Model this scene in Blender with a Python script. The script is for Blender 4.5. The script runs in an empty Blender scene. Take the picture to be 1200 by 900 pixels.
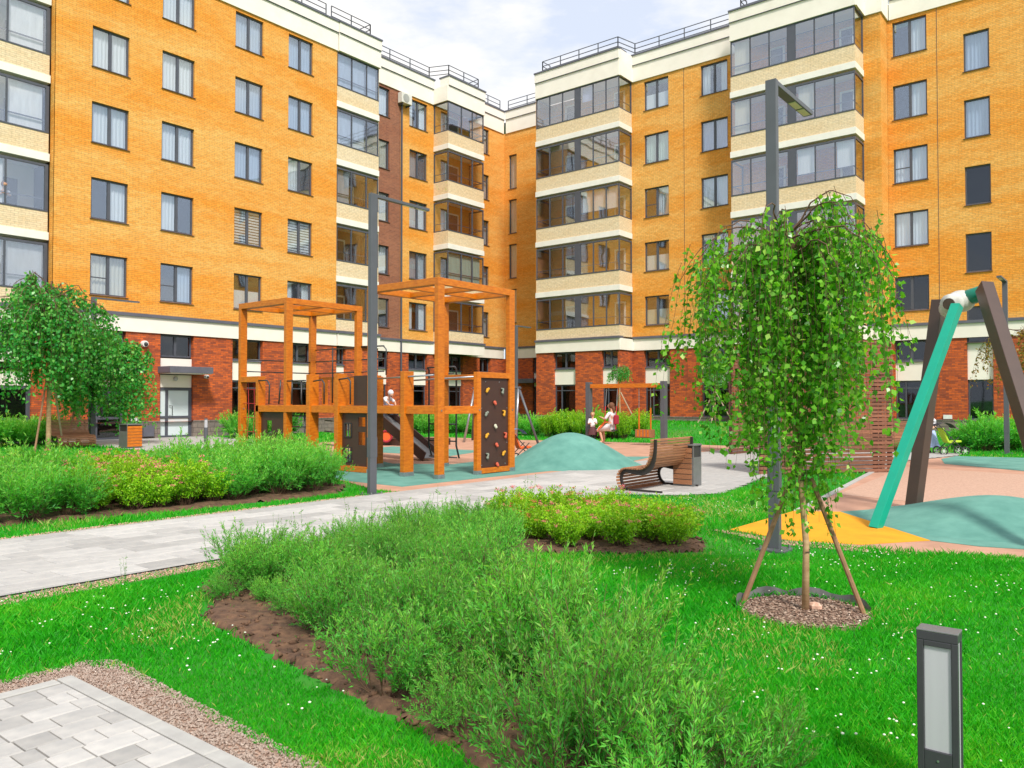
import bpy, bmesh, math, random
import numpy as np
from mathutils import Vector, Matrix
random.seed(7); RNG = np.random.default_rng(7)
SC = bpy.context.scene; COL = SC.collection
R_ = math.radians
# ------------------------------------------------------------------ camera
EYE = 1.55
cam_d = bpy.data.cameras.new('camera'); cam = bpy.data.objects.new('camera', cam_d); COL.objects.link(cam)
cam_d.sensor_width = 36.0; cam_d.lens = 36.0*930/1200; cam_d.clip_start = 0.05; cam_d.clip_end = 3000
cam.location = (0, 0, EYE); cam.rotation_euler = (R_(90+1.232), 0, math.atan2(0.6252, 0.7805))
SC.camera = cam
# ------------------------------------------------------------------ world, sun, exposure
SUN_DIR = Vector((0.78, -0.52, 1.05)).normalized()
SUN_EL = math.asin(SUN_DIR.z); SUN_AZ = math.atan2(SUN_DIR.x, SUN_DIR.y)
w = bpy.data.worlds.new('World'); SC.world = w; w.use_nodes = True
wn = w.node_tree.nodes; wl = w.node_tree.links; wn.clear()
wo = wn.new('ShaderNodeOutputWorld'); bg = wn.new('ShaderNodeBackground'); sky = wn.new('ShaderNodeTexSky')
sky.sky_type = 'NISHITA'; sky.sun_disc = False; sky.sun_elevation = SUN_EL; sky.sun_rotation = SUN_AZ
sky.air_density = 1.0; sky.dust_density = 2.0; sky.ozone_density = 1.5
tc = wn.new('ShaderNodeTexCoord'); mp = wn.new('ShaderNodeMapping'); mp.inputs['Scale'].default_value = (1, 1, 2.6)
n1 = wn.new('ShaderNodeTexNoise'); n1.inputs['Scale'].default_value = 2.6; n1.inputs['Detail'].default_value = 9; n1.inputs['Roughness'].default_value = .58
rp = wn.new('ShaderNodeValToRGB'); rp.color_ramp.elements[0].position = .47; rp.color_ramp.elements[0].color = (.0, .0, .0, 1)
rp.color_ramp.elements[1].position = .60; rp.color_ramp.elements[1].color = (1, 1, 1, 1)
hz = wn.new('ShaderNodeMixRGB'); hz.inputs[0].default_value = .80; hz.inputs[2].default_value = (4.5, 4.85, 5.6, 1)
mx = wn.new('ShaderNodeMixRGB'); mx.inputs[2].default_value = (5.9, 5.75, 5.6, 1)
wl.new(tc.outputs['Generated'], mp.inputs['Vector']); wl.new(mp.outputs[0], n1.inputs['Vector']); wl.new(n1.outputs['Fac'], rp.inputs[0])
wl.new(rp.outputs[0], mx.inputs[0]); wl.new(sky.outputs[0], hz.inputs[1]); wl.new(hz.outputs[0], mx.inputs[1]); wl.new(mx.outputs[0], bg.inputs[0]); wl.new(bg.outputs[0], wo.inputs[0])
bg.inputs[1].default_value = 0.14
sl = bpy.data.lights.new('sun', 'SUN'); sl.energy = 3.15; sl.angle = R_(9); sl.color = (1, .95, .87)
so = bpy.data.objects.new('sun', sl); COL.objects.link(so); so.rotation_euler = SUN_DIR.to_track_quat('Z', 'Y').to_euler(); so.location = (20, -10, 40)
SC.view_settings.view_transform = 'Standard'; SC.view_settings.look = 'None'; SC.view_settings.exposure = 0.47; SC.view_settings.gamma = 1
SC.cycles.use_denoising = True; SC.cycles.max_bounces = 8; SC.cycles.transparent_max_bounces = 16
SC.cycles.diffuse_bounces = 3; SC.cycles.glossy_bounces = 3; SC.cycles.caustics_reflective = False; SC.cycles.caustics_refractive = False
# ------------------------------------------------------------------ materials
def newmat(name):
    m = bpy.data.materials.new(name); m.use_nodes = True
    nt = m.node_tree; b = nt.nodes['Principled BSDF']; return m, nt, b
def N(nt, t, **kw):
    n = nt.nodes.new(t)
    for k, v in kw.items():
        if k in n.inputs: n.inputs[k].default_value = v
        else: setattr(n, k, v)
    return n
def pbr(name, c1, c2=None, rough=.7, scale=3.0, bump=0.0, bscale=None, metal=0.0, detail=5, stretch=(1, 1, 1), rnd=0.0, coat=0.0, spec=.5):
    m, nt, b = newmat(name); L = nt.links
    b.inputs['Roughness'].default_value = rough; b.inputs['Metallic'].default_value = metal
    b.inputs['Specular IOR Level'].default_value = spec
    if coat: b.inputs['Coat Weight'].default_value = coat
    tcn = N(nt, 'ShaderNodeTexCoord'); mpn = N(nt, 'ShaderNodeMapping'); mpn.inputs['Scale'].default_value = stretch
    L.new(tcn.outputs['Object'], mpn.inputs[0])
    c2 = c2 or tuple(x*.8 for x in c1)
    nz = N(nt, 'ShaderNodeTexNoise', Scale=scale, Detail=detail, Roughness=.6); L.new(mpn.outputs[0], nz.inputs['Vector'])
    mr = N(nt, 'ShaderNodeMapRange'); mr.inputs[1].default_value = .32; mr.inputs[2].default_value = .68; L.new(nz.outputs['Fac'], mr.inputs[0])
    mix = N(nt, 'ShaderNodeMixRGB'); mix.inputs[1].default_value = (*c1, 1); mix.inputs[2].default_value = (*c2, 1); L.new(mr.outputs[0], mix.inputs[0])
    out = mix.outputs[0]
    if rnd:
        oi = N(nt, 'ShaderNodeObjectInfo'); hs = N(nt, 'ShaderNodeHueSaturation')
        m2 = N(nt, 'ShaderNodeMapRange'); m2.inputs[3].default_value = 1-rnd; m2.inputs[4].default_value = 1+rnd
        L.new(oi.outputs['Random'], m2.inputs[0]); L.new(m2.outputs[0], hs.inputs['Value']); L.new(out, hs.inputs['Color']); out = hs.outputs[0]
    L.new(out, b.inputs['Base Color'])
    if bump:
        nb = N(nt, 'ShaderNodeTexNoise', Scale=bscale or scale*8, Detail=4); L.new(mpn.outputs[0], nb.inputs['Vector'])
        bp = N(nt, 'ShaderNodeBump', Strength=min(1, bump*10), Distance=bump); L.new(nb.outputs['Fac'], bp.inputs['Height']); L.new(bp.outputs[0], b.inputs['Normal'])
    return m
def brickmat(name, c1, c2, mortar, bw=.25, rh=.077, ms=.007, band=None, bias=0.0):
    m, nt, b = newmat(name); L = nt.links; b.inputs['Roughness'].default_value = .85; b.inputs['Specular IOR Level'].default_value = .25
    g = N(nt, 'ShaderNodeNewGeometry'); sp = N(nt, 'ShaderNodeSeparateXYZ'); L.new(g.outputs['Position'], sp.inputs[0])
    ad = N(nt, 'ShaderNodeMath', operation='ADD'); L.new(sp.outputs[0], ad.inputs[0]); L.new(sp.outputs[1], ad.inputs[1])
    cb = N(nt, 'ShaderNodeCombineXYZ'); L.new(ad.outputs[0], cb.inputs[0]); L.new(sp.outputs[2], cb.inputs[1])
    br = N(nt, 'ShaderNodeTexBrick'); L.new(cb.outputs[0], br.inputs['Vector'])
    br.inputs['Scale'].default_value = 1; br.inputs['Brick Width'].default_value = bw; br.inputs['Row Height'].default_value = rh
    br.inputs['Mortar Size'].default_value = ms; br.inputs['Mortar Smooth'].default_value = .3; br.inputs['Bias'].default_value = bias
    br.inputs['Color1'].default_value = (*c1, 1); br.inputs['Color2'].default_value = (*c2, 1); br.inputs['Mortar'].default_value = (*mortar, 1)
    out = br.outputs['Color']
    # deliveries of brick: broad soft bands along the courses, plus clusters
    mp2 = N(nt, 'ShaderNodeMapping'); mp2.inputs['Scale'].default_value = (.10, .55, 1); L.new(cb.outputs[0], mp2.inputs[0])
    nz = N(nt, 'ShaderNodeTexNoise', Scale=1.0, Detail=6, Roughness=.65); L.new(mp2.outputs[0], nz.inputs['Vector'])
    mr = N(nt, 'ShaderNodeMapRange'); mr.inputs[1].default_value = .40; mr.inputs[2].default_value = .60; L.new(nz.outputs['Fac'], mr.inputs[0])
    mix = N(nt, 'ShaderNodeMixRGB', blend_type='MULTIPLY'); mix.inputs[2].default_value = (*(band or (1, .88, .62)), 1)
    L.new(mr.outputs[0], mix.inputs[0]); L.new(out, mix.inputs[1])
    n3 = N(nt, 'ShaderNodeTexNoise', Scale=9.0, Detail=3); L.new(cb.outputs[0], n3.inputs['Vector'])
    m3 = N(nt, 'ShaderNodeMapRange'); m3.inputs[1].default_value = .3; m3.inputs[2].default_value = .7; m3.inputs[3].default_value = .86; m3.inputs[4].default_value = 1.1; L.new(n3.outputs['Fac'], m3.inputs[0])
    mul = N(nt, 'ShaderNodeMixRGB', blend_type='MULTIPLY'); mul.inputs[0].default_value = 1; L.new(mix.outputs[0], mul.inputs[1]); L.new(m3.outputs[0], mul.inputs[2])
    L.new(mul.outputs[0], b.inputs['Base Color'])
    bp = N(nt, 'ShaderNodeBump', Strength=.6, Distance=.006); bp.invert = True; L.new(br.outputs['Fac'], bp.inputs['Height']); L.new(bp.outputs[0], b.inputs['Normal'])
    return m
def glassmat(name, tint=(.9, .95, 1), fac=.32, back=None):
    m, nt, b = newmat(name); L = nt.links; nt.nodes.remove(b); out = nt.nodes['Material Output']
    tr = N(nt, 'ShaderNodeBsdfTransparent'); tr.inputs[0].default_value = (*tint, 1)
    gl = N(nt, 'ShaderNodeBsdfGlossy', Roughness=.03); gl.inputs[0].default_value = (.9, .95, 1, 1)
    fr = N(nt, 'ShaderNodeLayerWeight', Blend=.5); pw = N(nt, 'ShaderNodeMath', operation='POWER'); pw.inputs[1].default_value = 3.5; L.new(fr.outputs['Facing'], pw.inputs[0])
    ad = N(nt, 'ShaderNodeMath', operation='MULTIPLY_ADD'); ad.inputs[1].default_value = .45; ad.inputs[2].default_value = fac; ad.use_clamp = True
    L.new(pw.outputs[0], ad.inputs[0]); mx = N(nt, 'ShaderNodeMixShader'); L.new(ad.outputs[0], mx.inputs[0]); L.new(tr.outputs[0], mx.inputs[1]); L.new(gl.outputs[0], mx.inputs[2])
    nz = N(nt, 'ShaderNodeTexNoise', Scale=.9, Detail=1); g = N(nt, 'ShaderNodeNewGeometry'); L.new(g.outputs['Position'], nz.inputs['Vector'])
    bp = N(nt, 'ShaderNodeBump', Strength=.25, Distance=.02); L.new(nz.outputs['Fac'], bp.inputs['Height']); L.new(bp.outputs[0], gl.inputs['Normal'])
    L.new(mx.outputs[0], out.inputs[0]); return m
def leafmat(name, ramp, rough=.5, trans=.35, tcol=None, rnd=.12):
    m, nt, b = newmat(name); L = nt.links; out = nt.nodes['Material Output']
    at = N(nt, 'ShaderNodeAttribute', attribute_name='rnd'); cr = N(nt, 'ShaderNodeValToRGB')
    el = cr.color_ramp.elements
    while len(el) < len(ramp): el.new(.5)
    for e, (p, c) in zip(el, ramp): e.position = p; e.color = (*c, 1)
    L.new(at.outputs['Fac'], cr.inputs[0])
    oi = N(nt, 'ShaderNodeObjectInfo'); m2 = N(nt, 'ShaderNodeMapRange'); m2.inputs[3].default_value = 1-rnd; m2.inputs[4].default_value = 1+rnd
    hs = N(nt, 'ShaderNodeHueSaturation'); L.new(oi.outputs['Random'], m2.inputs[0]); L.new(m2.outputs[0], hs.inputs['Value']); L.new(cr.outputs[0], hs.inputs['Color'])
    L.new(hs.outputs[0], b.inputs['Base Color']); b.inputs['Roughness'].default_value = rough; b.inputs['Specular IOR Level'].default_value = .35
    tl = N(nt, 'ShaderNodeBsdfTranslucent'); br = N(nt, 'ShaderNodeMixRGB', blend_type='MULTIPLY'); br.inputs[0].default_value = 1; br.inputs[2].default_value = (1.5, 1.5, .5, 1)
    L.new(hs.outputs[0], br.inputs[1]); L.new(br.outputs[0], tl.inputs[0])
    mx = N(nt, 'ShaderNodeMixShader'); mx.inputs[0].default_value = trans; L.new(b.outputs[0], mx.inputs[1]); L.new(tl.outputs[0], mx.inputs[2]); L.new(mx.outputs[0], out.inputs[0])
    return m
M = {}
M['brick'] = brickmat('brick_orange', (.86, .475, .13), (.79, .38, .08), (.47, .28, .12), band=(1, .74, .38))
M['brickcream'] = brickmat('brick_cream', (.80, .66, .46), (.76, .60, .39), (.55, .44, .30), band=(1, .95, .88))
M['brickred'] = brickmat('brick_red', (.66, .135, .03), (.24, .06, .035), (.22, .09, .06), bw=.25, rh=.077, band=(.85, .8, .8), bias=-.15)
M['brickbrown'] = brickmat('brick_brown', (.36, .14, .075), (.26, .10, .06), (.35, .22, .16), band=(.9, .85, .85))
M['plinth'] = brickmat('plinth_stone', (.26, .21, .18), (.20, .165, .15), (.12, .1, .09), bw=.4, rh=.2, ms=.012, band=(.85, .85, .85))
M['cream'] = pbr('cream_render', (.88, .82, .74), (.81, .75, .67), .85, 1.2, .002, 60)
M['white'] = pbr('white_slab', (.85, .82, .76), (.76, .73, .68), .8, 2)
M['ledge'] = pbr('ledge_metal', (.13, .13, .16), (.10, .10, .13), .5, 2)
M['frame'] = pbr('window_frame_grey', (.085, .09, .115), (.07, .075, .095), .45, 4)
M['framebrown'] = pbr('window_trim_brown', (.13, .085, .07), (.1, .065, .055), .5, 4)
M['door'] = pbr('frosted_door_panel', (.62, .70, .72), (.58, .66, .68), .35, 2)
M['glass'] = glassmat('window_glass', (.95, .98, 1), .19)
M['bglass'] = glassmat('balcony_glass', (.98, .99, 1), .19)
M['dglass'] = glassmat('ground_floor_glass', (.6, .62, .65), .06)
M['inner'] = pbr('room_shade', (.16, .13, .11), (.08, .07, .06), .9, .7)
for k, c in dict(white=(.88, .88, .90), grey=(.50, .52, .56), cream=(.72, .66, .52), green=(.45, .60, .50), lilac=(.42, .44, .66), blue=(.48, .56, .70), yellow=(.75, .5, .08), dark=(.12, .10, .10)).items():
    M['cur_'+k] = pbr('curtain_'+k, c, tuple(x*.8 for x in c), .9, 6, 0, stretch=(5, 1, .2))
M['lamp'] = pbr('lamp_post_grey', (.10, .105, .12), (.085, .09, .10), .42, 3)
M['lamplight'] = pbr('lamp_lens', (.75, .72, .55), (.65, .62, .48), .2, 9)
M['orange'] = pbr('orange_timber', (.66, .195, .006), (.46, .11, .003), .45, 7, .0012, 60, stretch=(1, 1, 4), rnd=.05)
M['brownp'] = pbr('brown_panel', (.060, .026, .017), (.05, .022, .015), .5, 6, .0004, 80)
M['blackt'] = pbr('black_tube', (.035, .035, .04), (.03, .03, .03), .35, 3)
M['steel'] = pbr('steel', (.45, .46, .48), (.35, .36, .38), .3, 6, metal=.8)
M['redrope'] = pbr('red_rope', (.5, .03, .03), None, .7, 40)
M['teal'] = pbr('teal_rubber', (.135, .33, .27), (.075, .225, .185), .9, 2.2, .006, 160, detail=15)
M['pink'] = pbr('terracotta_rubber', (.54, .30, .205), (.40, .215, .14), .9, 2.0, .006, 160, detail=15)
M['yellowr'] = pbr('yellow_rubber', (.82, .35, .003), (.66, .26, .002), .9, 2.2, .005, 160, detail=15)
M['pinkg'] = pbr('rubber_gravel', (.56, .36, .26), (.40, .24, .17), .9, 34, .008, 90)
M['paver'] = pbr('concrete_paver', (.465, .445, .415), (.37, .36, .345), .85, 9, .002, 120, rnd=.18)
M['joint'] = pbr('joint_sand', (.33, .30, .26), (.25, .22, .19), .95, 20)
M['kerb'] = pbr('concrete_kerb', (.44, .43, .40), (.36, .35, .33), .85, 8, .002, 90)
M['gravel'] = pbr('pink_gravel', (.52, .35, .26), (.30, .19, .14), .9, 70, .01, 130)
M['stoneA'] = pbr('gravel_stone', (.74, .48, .36), (.40, .22, .15), .85, 30)
M['stoneB'] = pbr('gravel_stone_pale', (.78, .66, .56), (.52, .36, .28), .85, 30)
M['soil'] = pbr('soil', (.17, .09, .048), (.06, .03, .018), .95, 14, .03, 50)
M['mulch'] = pbr('bark_mulch', (.30, .19, .13), (.13, .075, .055), .9, 60)
M['mulchpale'] = pbr('bark_mulch_pale', (.50, .38, .29), (.3, .2, .15), .9, 60)
M['liner'] = pbr('grey_liner', (.20, .20, .20), (.14, .14, .14), .6, 6)
M['lawn'] = pbr('lawn_ground', (.008, .19, .005), (.02, .23, .007), .95, 1.4, .02, 60, detail=8)
M['slat'] = pbr('slat_timber', (.25, .105, .058), (.14, .055, .03), .6, 9, .001, 60, stretch=(1, 1, 5), rnd=.3)
M['slatpost'] = pbr('slat_post', (.11, .035, .03), (.08, .03, .025), .6, 9)
M['bslat'] = pbr('bench_timber', (.42, .19, .09), (.25, .10, .05), .5, 10, .001, 60, stretch=(6, .6, 6), rnd=.18)
M['bframe'] = pbr('bench_steel', (.03, .024, .022), (.024, .02, .018), .5, 6)
M['binsteel'] = pbr('bin_steel', (.22, .22, .22), (.18, .18, .18), .45, 5, metal=.4)
M['bark'] = pbr('birch_bark', (.55, .36, .20), (.36, .20, .10), .85, 9, .004, 40, stretch=(1, 1, 3))
M['barkdark'] = pbr('birch_bark_mark', (.09, .06, .045), (.06, .04, .03), .9, 9)
M['twig'] = pbr('twig_bark', (.16, .085, .05), (.11, .06, .035), .9, 20)
M['stake'] = pbr('peeled_stake', (.34, .19, .10), (.25, .13, .07), .8, 7, .002, 40, stretch=(1, 1, 3))
M['stakepale'] = pbr('pale_stake', (.55, .40, .30), (.42, .29, .2), .8, 7, .002, 40, stretch=(1, 1, 3))
M['tie'] = pbr('tree_tie', (.5, .42, .33), None, .9, 20)
M['aframe'] = pbr('dark_brown_beam', (.075, .042, .032), (.06, .034, .026), .38, 4)
M['green'] = pbr('green_steel', (.0, .36, .235), (.0, .32, .21), .35, 4)
M['greend'] = pbr('dark_green_steel', (.0, .19, .12), (.0, .16, .10), .4, 8)
M['clamp'] = pbr('pale_cast_clamp', (.66, .66, .62), (.42, .40, .36), .6, 8)
M['ac'] = pbr('ac_plastic', (.72, .70, .65), (.65, .63, .58), .5, 3)
M['acf'] = pbr('ac_grille', (.40, .40, .38), None, .6, 3)
M['skin'] = pbr('skin', (.62, .34, .22), (.56, .30, .19), .55, 12)
def plain(k, c, r=.8): M[k] = pbr(k, c, tuple(x*.85 for x in c), r, 12)
for k, c in dict(cloth_white=(.78, .78, .80), cloth_blue=(.42, .52, .78), cloth_plum=(.10, .03, .035), cloth_orange=(.85, .14, .02), hair_brown=(.16, .065, .03), hair_fair=(.45, .26, .12), hair_grey=(.62, .58, .50), cloth_dark=(.03, .03, .04), bag_red=(.35, .02, .04), lime=(.45, .65, .03), tyre=(.03, .03, .03), rimgrey=(.5, .55, .48), blue_plastic=(.10, .32, .70), orange_plastic=(.80, .12, .02), red_hold=(.55, .10, .05), yellow_hold=(.68, .34, .02), grey_hold=(.22, .25, .20), creamhold=(.55, .55, .42), flower_pink=(.80, .22, .22), flower_rust=(.62, .16, .07), clover=(.85, .86, .72), plate=(.80, .80, .78), dry=(.50, .36, .16)).items(): plain(k, c)
M['opal'] = pbr('opal_diffuser', (.50, .50, .53), (.44, .44, .47), .35, 2, stretch=(6, 6, .3))
M['bollard'] = pbr('bollard_paint', (.048, .048, .055), (.04, .04, .046), .42, 8, .0003, 200)
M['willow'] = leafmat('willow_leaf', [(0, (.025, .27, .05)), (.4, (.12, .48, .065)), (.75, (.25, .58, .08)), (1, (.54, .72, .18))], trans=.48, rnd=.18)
M['spirea'] = leafmat('spiraea_leaf', [(0, (.07, .28, .008)), (.45, (.23, .52, .01)), (.88, (.44, .62, .03)), (1, (.55, .28, .05))])
M['birch'] = leafmat('birch_leaf', [(0, (.02, .15, .01)), (.45, (.11, .37, .02)), (.8, (.25, .54, .045)), (1, (.58, .70, .22))], rough=.28, trans=.42)
M['birchfar'] = leafmat('birch_leaf_cool', [(0, (.02, .24, .045)), (.5, (.08, .44, .07)), (1, (.34, .68, .16))], rough=.32, trans=.42)
M['autumn'] = leafmat('rusty_leaf', [(0, (.10, .16, .02)), (.5, (.28, .22, .03)), (1, (.5, .16, .03))])
M['grass'] = leafmat('grass_blade', [(0, (.012, .28, .008)), (.45, (.04, .46, .014)), (.85, (.18, .56, .03)), (1, (.50, .48, .16))], rough=.55, trans=.42, rnd=0)
M['weed'] = leafmat('weed_leaf', [(0, (.06, .25, .03)), (1, (.22, .45, .08))])
# ------------------------------------------------------------------ object helpers
ORG = {}
def tag(o, label=None, cat=None, group=None, kind=None):
    if label: o['label'] = label
    if cat: o['category'] = cat
    if group: o['group'] = group
    if kind: o['kind'] = kind
    return o
def thing(name, label, cat, loc=(0, 0, 0), group=None, rz=0):
    o = bpy.data.objects.new(name, None); COL.objects.link(o); o.empty_display_size = .2
    o.location = loc; o.rotation_euler = (0, 0, rz); ORG[o.name] = Vector(loc); return tag(o, label, cat, group)
def link(name, me, parent=None, loc=(0, 0, 0), rz=0, mat=None):
    o = bpy.data.objects.new(name, me); COL.objects.link(o); o.location = loc; o.rotation_euler = (0, 0, rz)
    if parent: o.parent = parent; ORG[o.name] = ORG.get(parent.name, Vector())
    return o
class MB:
    def __init__(s): s.v = []; s.f = []; s.mi = []; s.cur = 0
    def add(s, vs, fs):
        b = len(s.v); s.v += [tuple(v) for v in vs]; s.f += [tuple(b+i for i in f) for f in fs]; s.mi += [s.cur]*len(fs); return s
    def box(s, x0, x1, y0, y1, z0, z1):
        if x0 > x1: x0, x1 = x1, x0
        if y0 > y1: y0, y1 = y1, y0
        if z0 > z1: z0, z1 = z1, z0
        return s.add([(x0, y0, z0), (x1, y0, z0), (x1, y1, z0), (x0, y1, z0), (x0, y0, z1), (x1, y0, z1), (x1, y1, z1), (x0, y1, z1)],
                     [(0, 3, 2, 1), (4, 5, 6, 7), (0, 1, 5, 4), (1, 2, 6, 5), (2, 3, 7, 6), (3, 0, 4, 7)])
    def beam(s, p0, p1, a, b, side=None, a1=None, b1=None):   # a along 'side', b along the other
        p0 = Vector(p0); p1 = Vector(p1); d = (p1-p0).normalized()
        sd = Vector(side) if side else (Vector((0, 0, 1)).cross(d) if abs(d.z) < .95 else Vector((1, 0, 0)))
        sd = (sd-d*sd.dot(d)).normalized(); up = d.cross(sd); a1 = a1 or a; b1 = b1 or b; vs = []
        for p, aa, bb in ((p0, a, b), (p1, a1, b1)):
            for q, r in ((-1, -1), (1, -1), (1, 1), (-1, 1)): vs.append(p+sd*q*aa/2+up*r*bb/2)
        return s.add(vs, [(0, 3, 2, 1), (4, 5, 6, 7), (0, 1, 5, 4), (1, 2, 6, 5), (2, 3, 7, 6), (3, 0, 4, 7)])
    def tube(s, pts, r, n=6, cap=True):
        pts = [Vector(p) for p in pts]; rs = r if isinstance(r, (list, tuple)) else [r]*len(pts); vs = []; fs = []; ref = None
        for i, p in enumerate(pts):
            d = (pts[min(i+1, len(pts)-1)]-pts[max(i-1, 0)]).normalized()
            if ref is None: ref = d.orthogonal()
            ref = (ref-d*ref.dot(d)).normalized(); u2 = d.cross(ref)
            for k in range(n):
                a = 2*math.pi*k/n; vs.append(p+(ref*math.cos(a)+u2*math.sin(a))*rs[i])
        for i in range(len(pts)-1):
            for k in range(n): k2 = (k+1) % n; fs.append((i*n+k, i*n+k2, (i+1)*n+k2, (i+1)*n+k))
        if cap: fs.append(tuple(range(n-1, -1, -1))); fs.append(tuple((len(pts)-1)*n+k for k in range(n)))
        return s.add(vs, fs)
    def ball(s, c, r, n=8, m=5, sc=(1, 1, 1)):
        vs = [(c[0], c[1], c[2]+r*sc[2])]; fs = []
        for i in range(1, m):
            t = math.pi*i/m
            for k in range(n): a = 2*math.pi*k/n; vs.append((c[0]+r*sc[0]*math.sin(t)*math.cos(a), c[1]+r*sc[1]*math.sin(t)*math.sin(a), c[2]+r*sc[2]*math.cos(t)))
        vs.append((c[0], c[1], c[2]-r*sc[2])); L = len(vs)-1
        for k in range(n):
            k2 = (k+1) % n; fs.append((0, 1+k, 1+k2)); fs.append((L, 1+(m-2)*n+k2, 1+(m-2)*n+k))
            for i in range(m-2): a = 1+i*n; fs.append((a+k, a+n+k, a+n+k2, a+k2))
        return s.add(vs, fs)
    def prism(s, poly, z0, z1):        # polygon in XY extruded in z
        n = len(poly); ar = sum(poly[i][0]*poly[(i+1) % n][1]-poly[(i+1) % n][0]*poly[i][1] for i in range(n))
        if ar < 0: poly = poly[::-1]
        vs = [(x, y, z0) for x, y in poly]+[(x, y, z1) for x, y in poly]
        return s.add(vs, [tuple(range(n-1, -1, -1)), tuple(range(n, 2*n))]+[(i, (i+1) % n, n+(i+1) % n, n+i) for i in range(n)])
    def mesh(s, name, mats, org=(0, 0, 0), smooth=False):
        me = bpy.data.meshes.new(name); o = Vector(org)
        me.from_pydata([Vector(v)-o for v in s.v], [], s.f)
        for m_ in (mats if isinstance(mats, (list, tuple)) else [mats]): me.materials.append(M[m_] if isinstance(m_, str) else m_)
        if max(s.mi or [0]) > 0: me.polygons.foreach_set('material_index', s.mi)
        if smooth: me.polygons.foreach_set('use_smooth', [True]*len(me.polygons))
        me.update(); return me
    def part(s, name, mats, parent, smooth=False, bevel=0, kind=None):
        o = link(name, s.mesh(name, mats, ORG.get(parent.name, Vector()), smooth), parent)
        if bevel: addbevel(o, bevel)
        if kind: o['kind'] = kind
        return o
    def top(s, name, mats, label, cat, org=None, group=None, smooth=False, bevel=0, kind=None):
        if org is None:
            xs = [v[0] for v in s.v]; ys = [v[1] for v in s.v]; org = ((min(xs)+max(xs))/2, (min(ys)+max(ys))/2, min(v[2] for v in s.v))
        o = link(name, s.mesh(name, mats, org, smooth), None, org); ORG[o.name] = Vector(org)
        if bevel: addbevel(o, bevel)
        return tag(o, label, cat, group, kind)
def addbevel(o, wd, seg=2):
    b = o.modifiers.new('bevel', 'BEVEL'); b.width = wd; b.segments = seg; b.limit_method = 'ANGLE'; b.angle_limit = R_(40)
def npmesh(name, co, faces, mat, rnd=None, k=4):
    """co (n,3) float; faces (m,k) int"""
    me = bpy.data.meshes.new(name); me.vertices.add(len(co)); me.vertices.foreach_set('co', np.ascontiguousarray(co, dtype=np.float32).ravel())
    m = len(faces); me.loops.add(m*k); me.loops.foreach_set('vertex_index', np.ascontiguousarray(faces, dtype=np.int32).ravel())
    me.polygons.add(m); me.polygons.foreach_set('loop_start', np.arange(0, m*k, k, dtype=np.int32))
    for q in (mat if isinstance(mat, list) else [mat]): me.materials.append(M[q])
    me.update(calc_edges=True)
    if rnd is not None:
        a = me.attributes.new('rnd', 'FLOAT', 'FACE'); a.data.foreach_set('value', np.ascontiguousarray(rnd, dtype=np.float32))
    return me
def join_data(parts):   # [(co, faces4, rnd, matindex)]
    cos = []; fs = []; rs = []; mi = []; b = 0
    for co, f, r, i in parts:
        cos.append(co); fs.append(f+b); rs.append(r); mi.append(np.full(len(f), i)); b += len(co)
    return np.concatenate(cos), np.concatenate(fs), np.concatenate(rs), np.concatenate(mi)
def unit(a): return a/np.maximum(np.linalg.norm(a, axis=-1, keepdims=True), 1e-9)
def leaves(c, d, L, W, fold=.15, rng=RNG):
    """diamond leaves: c base points, d axis directions"""
    n = len(c); d = unit(d); r = unit(np.cross(d, rng.normal(size=(n, 3)))); nn = np.cross(d, r)
    L = np.asarray(L).reshape(-1, 1)*np.ones((n, 1)); W = np.asarray(W).reshape(-1, 1)*np.ones((n, 1))
    p0 = c; p1 = c+d*L*.42+r*W*.5+nn*W*fold; p2 = c+d*L-nn*L*.08; p3 = c+d*L*.42-r*W*.5+nn*W*fold
    co = np.stack([p0, p1, p2, p3], 1).reshape(-1, 3); f = np.arange(n*4).reshape(-1, 4); return co, f
def stems_np(P, r0, r1):
    """P (n, k, 3) polylines to thin 3-sided tubes"""
    n, k, _ = P.shape; d = unit(np.gradient(P, axis=1)); ref = unit(np.cross(d, np.array([.31, .77, .55]))); u = np.cross(d, ref)
    r = np.linspace(r0, r1, k)[None, :, None]; ring = [P+(ref*math.cos(a)+u*math.sin(a))*r for a in (0, 2.094, 4.189)]
    co = np.stack(ring, 2).reshape(-1, 3); idx = np.arange(n*k*3).reshape(n, k, 3); fs = []
    for q in range(3): q2 = (q+1) % 3; fs.append(np.stack([idx[:, :-1, q], idx[:, :-1, q2], idx[:, 1:, q2], idx[:, 1:, q]], -1).reshape(-1, 4))
    return co, np.concatenate(fs)
def inpoly(x, y, poly):
    x = np.asarray(x); y = np.asarray(y); c = np.zeros(x.shape, bool); n = len(poly); j = n-1
    for i in range(n):
        xi, yi = poly[i]; xj, yj = poly[j]
        if yi != yj: c ^= ((yi > y) != (yj > y)) & (x < (xj-xi)*(y-yi)/(yj-yi)+xi)
        j = i
    return c
def ss(a, b, x): t = np.clip((np.asarray(x, float)-a)/(b-a), 0, 1); return t*t*(3-2*t)
def bermz(x, y): return .5*ss(26.5, 33, y)*ss(-33.0, -28, x)*(1-.6*ss(-11, -8, x))
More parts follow.
